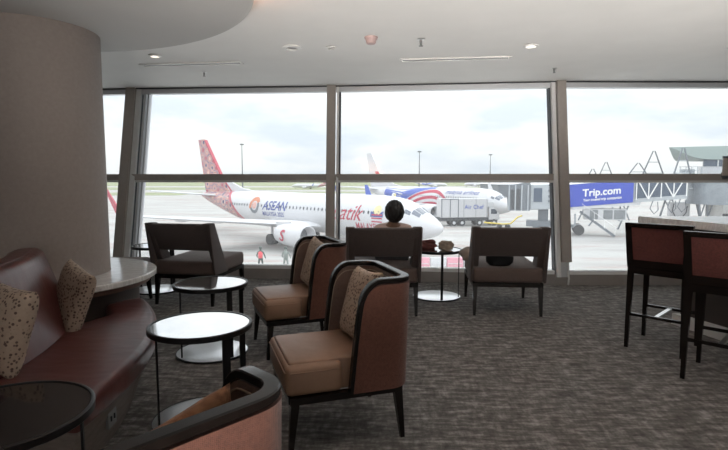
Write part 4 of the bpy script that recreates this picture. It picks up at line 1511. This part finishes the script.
# ------------------------------------------------------------------ jet bridge with the advert
ax, ay = 24.0, 64.0
ang = math.atan2(-4.0, 12.2)
jb = empty('jet_bridge', (ax, ay, GZ), ang, 'grey jet bridge carrying the blue advert, right of the aircraft nose', 'jet bridge')
SL = 1.3 / 12.84
def zb_(t): return 3.2 + SL * t
def tunnel(t0, t1, h0=0.0, h1=2.8, hw=1.4, m=None, name='tunnel', parent=jb, yo=0.0):
    bm = NB()
    hexa(bm, [(t0, -hw + yo, zb_(t0) + h0), (t1, -hw + yo, zb_(t1) + h0), (t1, hw + yo, zb_(t1) + h0), (t0, hw + yo, zb_(t0) + h0),
              (t0, -hw + yo, zb_(t0) + h1), (t1, -hw + yo, zb_(t1) + h1), (t1, hw + yo, zb_(t1) + h1), (t0, hw + yo, zb_(t0) + h1)])
    return obj(name, bm, m or M['bridge_grey'], parent)
tunnel(0, 8.7)
tunnel(8.7, 14.0, 0.45, 2.7, 1.5, M['tint_glass'], 'glazed_tunnel')
tunnel(8.7, 14.0, 0.0, 0.45, 1.6, M['bridge_grey'], 'floor_beam')
tunnel(8.7, 14.0, 2.7, 2.95, 1.6, M['bridge_grey'], 'roof_beam')
bm = NB()
for i, tt in enumerate((8.8, 10.07, 11.35, 12.62, 13.9)):
    beam(bm, (tt, -1.62, zb_(tt) + .3), (tt, -1.62, zb_(tt) + 2.8), 0.1, 0.1, up=(1, 0, 0))
    if i < 4:
        k = 1 if i % 2 else 0
        beam(bm, (tt, -1.62, zb_(tt) + (.3 if k else 2.8)), (tt + 1.27, -1.62, zb_(tt + 1.27) + (2.8 if k else .3)), 0.12, 0.12, up=(0, 1, 0))
obj('truss', bm, M['letter_white'], jb)
ad = tunnel(1.4, 8.5, 0.05, 2.75, 0.03, M['ad_blue'], 'advert_panel', jb, -1.46)
def on_panel(body, size, t0, zrel, sxx=1.0, bold=0.0):
    bm = text_bm(body, size, 0, 0.0, 1.0, 0.0)
    vs0 = list(bm.verts)
    src = bm.verts[:] + bm.edges[:] + bm.faces[:]
    k_ = 0
    for dx, dz in ((-1, -1), (1, -1), (-1, 1), (1, 1)):
        k_ += 1
        g = bmesh.ops.duplicate(bm, geom=src)['geom']
        for v in g:
            if isinstance(v, bmesh.types.BMVert):
                v.co.x += dx * bold; v.co.y += dz * bold; v.co.z = k_ * 0.006
    for v in bm.verts:
        tx = t0 + v.co.x * sxx
        v.co = Vector((tx, -1.505 - v.co.z, zb_(tx) + zrel + v.co.y))
    return obj('advert_lettering', bm, M['letter_white'], ad)
on_panel('Trip.com', 1.22, 3.0, 1.22, 0.93, 0.03)
on_panel('Your trusted trip companion', 0.42, 3.1, 0.62, 0.85, 0.012)
# white skirt under the tunnel and outer telescoping frame
tunnel(1.9, 9.3, -0.32, 0.0, 1.5, M['plane_white'], 'lower_fascia')
tunnel(0.2, 1.2, -0.1, 3.0, 1.6, M['bridge_grey'], 'telescoping_frame')
tunnel(-1.0, 0.3, 0.0, 2.8)
bm = NB()
for k in (0.9, 1.5, 2.2):
    beam(bm, (-0.9, -1.46, zb_(0) + k), (1.3, -1.46, zb_(0) + k), 0.06, 0.28)
obj('panel_ribs', bm, M['bridge_mid'], jb)
# cab with bellows
bm = NB()
hexa(bm, [(-3.0, -1.5, 3.0), (-0.9, -1.5, 3.1), (-0.9, 1.5, 3.1), (-3.0, 1.5, 3.0), (-3.0, -1.5, 6.1), (-0.9, -1.5, 6.2), (-0.9, 1.5, 6.2), (-3.0, 1.5, 6.1)], 0.08, 2)
obj('cab', bm, M['bridge_grey'], jb)
bm = NB()
hexa(bm, [(-5.6, -2.2, 2.9), (-3.0, -1.75, 2.9), (-3.0, 1.7, 2.9), (-5.0, 1.4, 2.9), (-5.9, -2.2, 6.0), (-3.0, -1.75, 6.5), (-3.0, 1.7, 6.5), (-5.3, 1.4, 6.0)])
be = obj('bellows_hood', bm, M['bridge_mid'], jb)
bm = NB()
for k in range(4):
    x = -5.5 + k * 0.75
    beam(bm, (x, -2.24 + k * .13, 2.9), (x, -2.24 + k * .13, 6.1), 0.16, 0.16, up=(1, 0, 0))
obj('bellows_rib', bm, M['bridge_grey'], be)
bm = NB(); hexa(bm, [(-5.2, -2.24, 3.1), (-4.2, -2.08, 3.1), (-4.2, -1.9, 3.1), (-5.2, -2.0, 3.1), (-5.3, -2.24, 5.5), (-4.2, -2.08, 5.6), (-4.2, -1.9, 5.6), (-5.3, -2.0, 5.5)])
obj('hood_opening', bm, M['bridge_dark'], be)
bm = NB(); box(bm, -2.6, -1.56, 4.0, -1.6, -1.5, 5.7)
obj('cab_window', bm, M['tint_glass'], jb)
bm = NB()
beam(bm, (-1.4, 0, 3.0), (-1.4, 0, 0.9), 1.2, 1.0, up=(0, 1, 0))
box(bm, -3.4, -1.2, 0.9, 0.6, 1.0, 1.6)
box(bm, -2.6, -1.0, 0.1, -1.6, 1.0, 0.9)
box(bm, -0.4, -1.0, 0.1, 0.4, 1.0, 0.9)
obj('cab_support', bm, M['bridge_mid'], jb)
# wheel bogie and leg
bm = NB()
for s in (-1, 1):
    beam(bm, (1.25, s * 1.7, 6.4), (1.25, s * 1.7, 1.0), 0.42, 0.42, up=(0, 1, 0))
beam(bm, (0.8, 0, 1.0), (3.0, 0, 1.0), 0.5, 0.4)
beam(bm, (1.25, -1.8, 2.5), (1.25, 1.8, 2.5), 0.4, 0.4)
beam(bm, (2.3, -1.0, 2.6), (2.3, -1.0, 0.9), 0.2, 0.2, up=(0, 1, 0))
obj('drive_column', bm, M['bridge_grey'], jb)
for x in (1.0, 2.75):
    for y in (-1.5, 0.9):
        obj('wheel', cyl(NB(), (x, y, 0.62), (x, y + 0.5, 0.62), 0.62, seg=24), M['tyre'], jb, smooth=40)
# air-conditioning boxes hanging under the tunnel
bm = NB()
box(bm, 3.3, -1.4, 1.95, 7.9, 0.6, 3.25)
ac = obj('service_unit', bm, M['plane_white'], jb)
bm = NB()
for a, b in ((3.9, 4.8), (5.4, 6.4), (6.55, 7.75)):
    box(bm, a, -1.43, 2.05, b, -1.4, 3.15)
obj('louvre', bm, mat('louvre_grey', (0.22, 0.235, 0.25), 0.6, noise=0.2, scale=3), ac)
bm = NB()
for tt in (4.4, 7.4):
    beam(bm, (tt, 0, 3.2), (tt, 0, 3.7), 0.15, 0.15, up=(0, 1, 0))
obj('hanger', bm, M['bridge_mid'], ac)
# service stair
bm = NB()
beam(bm, (2.8, -1.9, 2.9), (6.6, -2.3, 0.1), 0.2, 0.28)
beam(bm, (2.8, -1.2, 2.9), (6.6, -1.6, 0.1), 0.2, 0.28)
for k in range(11):
    u = (k + .5) / 11
    box(bm, 2.8 + 3.8 * u - 0.15, -2.1 - .2 * u, 2.85 - 2.8 * u, 2.8 + 3.8 * u + 0.15, -1.3 - .2 * u, 2.9 - 2.8 * u)
stt = obj('stair', bm, M['bridge_mid'], jb)
bm = NB()
beam(bm, (2.9, -2.2, 3.9), (6.7, -2.5, 1.15), 0.05, 0.05)
for u in (0.1, 0.4, 0.7, 1.0):
    x = 2.8 + 3.8 * u
    beam(bm, (x, -2.1 - .25 * u, 2.9 - 2.8 * u), (x, -2.2 - .25 * u, 3.95 - 2.75 * u), 0.04, 0.04, up=(0, 1, 0))
obj('handrail', bm, M['letter_white'], stt)
# cables hanging below
bm = NB()
for t0 in (10.6, 12.4, 13.4):
    tube(bm, [(t0, -1.3, zb_(t0)), (t0 - .25, -1.3, zb_(t0) - .9), (t0 + .2, -1.3, zb_(t0) - 1.5), (t0 + .6, -1.3, zb_(t0) - 1.0), (t0 + .5, -1.3, zb_(t0) - .1)], 0.06, 6)
obj('hanging_cables', bm, M['bridge_mid'], jb)

# ------------------------------------------------------------------ pier / terminal building on the right
tm = empty('terminal_pier', (40.0, 64.0, GZ), 0, 'grey terminal pier with round head and pointed green-grey roof at the right edge', 'building')
obj('rotunda', lathe(NB(), [(0.0001, 3.9), (2.9, 3.9), (2.9, 4.4), (2.75, 4.4), (2.75, 6.6), (2.9, 6.6), (2.9, 7.05), (0.0001, 7.05)], 48, off=(1.5, -3.6, 0)), M['pier_grey'], tm, smooth=35)
bm = NB()
for x in (-1.2, -0.3, 3.6, 4.6):
    beam(bm, (x, -5.0, 4.0), (x + 0.7, -4.4, 1.2), 0.16, 0.16, up=(0, 1, 0))
    beam(bm, (x + 0.9, -4.6, 3.9), (x + 0.2, -4.9, 2.2), 0.1, 0.1, up=(0, 1, 0))
obj('under_bracing', bm, M['bridge_mid'], tm)
obj('rotunda_column', lathe(NB(), [(0.0001, 0), (0.85, 0), (0.85, 3.9), (0.0001, 3.9)], 32, off=(1.5, -3.6, 0)), M['concrete'], tm, smooth=35)
bm = prism(NB(), [(4.6, -2.4), (16, -2.4), (16, 9), (9, 9)], 2.6, 3.9)
obj('deck', bm, M['concrete'], tm)
bm = prism(NB(), [(2.6, -1.0), (16, -1.0), (16, 9), (9, 9)], 0, 2.6)
lw = obj('lower_wall', bm, M['concrete'], tm)
bm = NB(); box(bm, 4.4, -1.05, 0.6, 6.4, -1.0, 2.5)
obj('opening', bm, M['bridge_dark'], lw)
bm = prism(NB(), [(0.6, -2), (16, -2), (16, 9), (7.5, 9)], 7.06, 8.35)
obj('fascia_wall', bm, M['plane_white'], tm)
bm = prism(NB(), [(0.9, -2.1), (16, -2.1), (16, 8.8), (8, 8.8)], 8.36, 9.14)
gz_ = obj('glazing_band', bm, M['tint_glass'], tm)
bm = NB()
for x in (2.6, 4.4, 6.2, 8.0):
    box(bm, x, -2.16, 8.36, x + 0.12, -2.1, 9.14)
obj('glazing_bar', bm, M['letter_white'], gz_)
bm = NB()
# roof: pointed prow, curved underside
tops = []
pr_ = [(-3.4, 10.62, 10.56), (-2.6, 10.63, 10.25), (-1.7, 10.65, 9.85), (-0.8, 10.67, 9.5), (0.2, 10.7, 9.27), (1.2, 10.72, 9.17), (16, 11.0, 9.15)]
cols = []
for x, zt, zl in pr_:
    y0 = -2.6
    y1 = min(9.0, -2.2 + 1.3 * (x + 3.4))
    cols.append([bm.verts.new(p) for p in ((x, y0, zl), (x, y1, zl), (x, y1, zt + .0), (x, y0, zt))])
for a, b in zip(cols, cols[1:]):
    for k in range(4):
        l = (k + 1) % 4
        bm.faces.new((a[k], a[l], b[l], b[k]))
bm.faces.new(cols[0]); bm.faces.new(cols[-1][::-1])
obj('roof', bm, M['roof_green'], tm, smooth=30)
# equipment mast and railing on the deck left of the roof
bm = NB()
box(bm, -2.2, -2.6, 7.1, 0.6, -1.4, 7.35)
beam(bm, (-0.6, -2.0, 7.1), (1.0, -2.5, 6.9), 0.2, 0.2)
for x in (-2.1, -1.4, -0.7, 0.0, 0.5):
    beam(bm, (x, -2.5, 7.35), (x, -2.5, 8.3), 0.06, 0.06, up=(0, 1, 0))
beam(bm, (-2.2, -2.5, 8.3), (0.6, -2.5, 8.3), 0.06, 0.06)
beam(bm, (-2.2, -2.5, 7.85), (0.6, -2.5, 7.85), 0.05, 0.05)
box(bm, -1.6, -2.3, 7.4, -0.2, -1.6, 8.0)
obj('service_gantry', bm, M['bridge_grey'], tm)
# white cabinet with cable loop
cbn = empty('ground_power_cabinet', (37.2, 62.0, GZ), 0, 'white panelled ground power cabinet with a hanging cable under the glazed bridge', 'cabinet')
bm = NB(); box(bm, -0.1, -0.3, 0.9, 2.3, 0.3, 4.05, 0.03, 1)
obj('housing', bm, M['plane_white'], cbn)
bm = NB(); box(bm, 0.0, -0.2, 0, 0.25, 0.2, 0.9); box(bm, 1.95, -0.2, 0, 2.2, 0.2, 0.9)
obj('foot', bm, M['bridge_mid'], cbn)
bm = NB()
tube(bm, [(0.3, -0.36, 3.9), (0.1, -0.4, 3.0), (0.5, -0.42, 2.3), (1.3, -0.42, 2.2), (1.8, -0.4, 2.8), (1.9, -0.36, 3.6)], 0.06, 6)
obj('cable', bm, M['bridge_dark'], cbn)
bm = NB(); box(bm, 1.0, -0.33, 1.2, 2.0, -0.3, 1.55)
obj('number_plate', bm, M['bridge_dark'], cbn)

# A-frame masts behind the bridge
def aframe(px, ytop, D, hw, lab):
    x = (px - 367.5) / 510 * D
    zt = 1.35 + D * math.tan(math.atan((225 - ytop) / 510) - R(5.26)) - GZ
    t = empty('a_frame_mast', (x, D, GZ), label=lab, cat='mast', group='a-frame bridge masts')
    for s in (-1, 1):
        bm = NB()
        beam(bm, (s * hw, 0, 0), (s * 0.12, 0, zt), 0.17, 0.17, up=(0, 1, 0), w2=0.12, d2=0.12)
        obj('leg', bm, M['bridge_mid'], t)
    bm = NB()
    for k in (0.55, 0.72, 0.86):
        beam(bm, (-hw * (1 - k), 0, zt * k), (hw * (1 - k), 0, zt * k), 0.1, 0.1)
    obj('cross_tie', bm, M['bridge_grey'], t)
aframe(595, 169, 82, 4.6, 'lowest left A-frame mast just above the window rail right of the post')
aframe(608, 162, 84, 4.2, 'second A-frame mast from the right window post')
aframe(640, 163, 74, 6.8, 'broad A-frame mast above the blue advert\'s right end')
aframe(655, 151, 69, 4.4, 'tallest A-frame mast left of the pointed terminal roof')
aframe(684, 148, 60.2, 3.0, 'A-frame mast standing in front of the pointed terminal roof tip')

# far terminal building behind the cab
fb = empty('distant_terminal', (66, 190, GZ), 0, 'far blue-grey terminal building behind the jet bridge cab', 'building')
bm = NB(); box(bm, -16, 0, 0, 24, 30, 4.6)
obj('wall', bm, M['bridge_mid'], fb)
bm = NB()
hexa(bm, [(-17, -1, 4.6), (25, -1, 4.6), (25, 31, 4.6), (-17, 31, 4.6), (-10, 2, 6.2), (20, 2, 6.2), (20, 28, 6.2), (-10, 28, 6.2)])
obj('roof', bm, M['wing_grey'], fb)

# pink and white barriers on the apron below the window
for k, (x, m_, lab) in enumerate(((4.15, 'pink', 'pink panelled barrier seen under the window table, left of the white one'), (5.35, 'plane_white', 'white panelled barrier between the two pink ones below the window'),
                                 (6.55, 'pink', 'pink panelled barrier seen under the right part of the window table'), (7.75, 'plane_white', 'white panelled barrier right of the pink ones, behind the empty armchair'))):
    t = empty('traffic_barrier', (x, 36.4, GZ), 0, lab, 'barrier')
    bm = NB()
    hexa(bm, [(-0.57, -0.3, 0), (0.57, -0.3, 0), (0.57, 0.3, 0), (-0.57, 0.3, 0), (-0.57, -0.12, 1.25), (0.57, -0.12, 1.25), (0.57, 0.12, 1.25), (-0.57, 0.12, 1.25)], 0.03, 1)
    obj('body', bm, M[m_], t)
    bm = NB()
    for z in (0.4, 0.8):
        box(bm, -0.5, -0.30 + z * 0.10, z, 0.5, -0.26 + z * 0.13, z + 0.05)
    obj('rib', bm, M['plane_white'], t)

# ground crew
def crew(px, D, ytop, coat, legs_, lab, dx=1):
    x = (px - 364) / 510 * D
    t = empty('person', (x, D, GZ), 0, lab, 'person')
    VV = [(0, 0, 0.95, 0.14), (0, 0, 1.2, 0.14), (0, 0, 1.42, 0.12), (0, 0.02 * dx, 1.55, 0.06), (0, 0, 1.66, 0.09), (0, 0, 1.76, 0.08),
          (-0.2, 0, 1.4, 0.06), (-0.3, 0.05, 1.12, 0.05), (-0.22, 0.2, 0.95, 0.035), (0.2, 0, 1.4, 0.06), (0.32, 0, 1.12, 0.05), (0.36, 0.12, 0.9, 0.035),
          (-0.1, 0, 0.88, 0.09), (-0.16, 0.1, 0.5, 0.07), (-0.2, -0.02, 0.08, 0.05), (-0.2, 0.13, 0.05, 0.045),
          (0.1, 0, 0.88, 0.09), (0.16, -0.05, 0.5, 0.07), (0.24, -0.14, 0.08, 0.05), (0.24, 0.0, 0.05, 0.045)]
    EE = [(0, 1), (1, 2), (2, 3), (3, 4), (4, 5), (2, 6), (6, 7), (7, 8), (2, 9), (9, 10), (10, 11), (0, 12), (12, 13), (13, 14), (14, 15), (0, 16), (16, 17), (17, 18), (18, 19)]
    skin_mesh('body', VV, EE, legs_, t, 1)
    bm = NB()
    lathe(bm, [(0.14, 0.95), (0.17, 1.0), (0.165, 1.15), (0.19, 1.36), (0.09, 1.47)], 16)
    obj('jacket', bm, coat, t, smooth=True)
    bm = NB(); bmesh.ops.create_icosphere(bm, subdivisions=3, radius=0.115)
    obj('cap', bm, M['cloth_dark'], t, smooth=True, loc=(0, 0, 1.72))
    return t
crew(259.5, 38, 251, M['vest_red'], M['cloth_dark'], 'ground worker in a red vest on the apron above the window sill')
crew(285, 38, 251, M['cloth_grey'], M['cloth_grey'], 'ground worker in a grey-green coat left of the rear tub armchair')
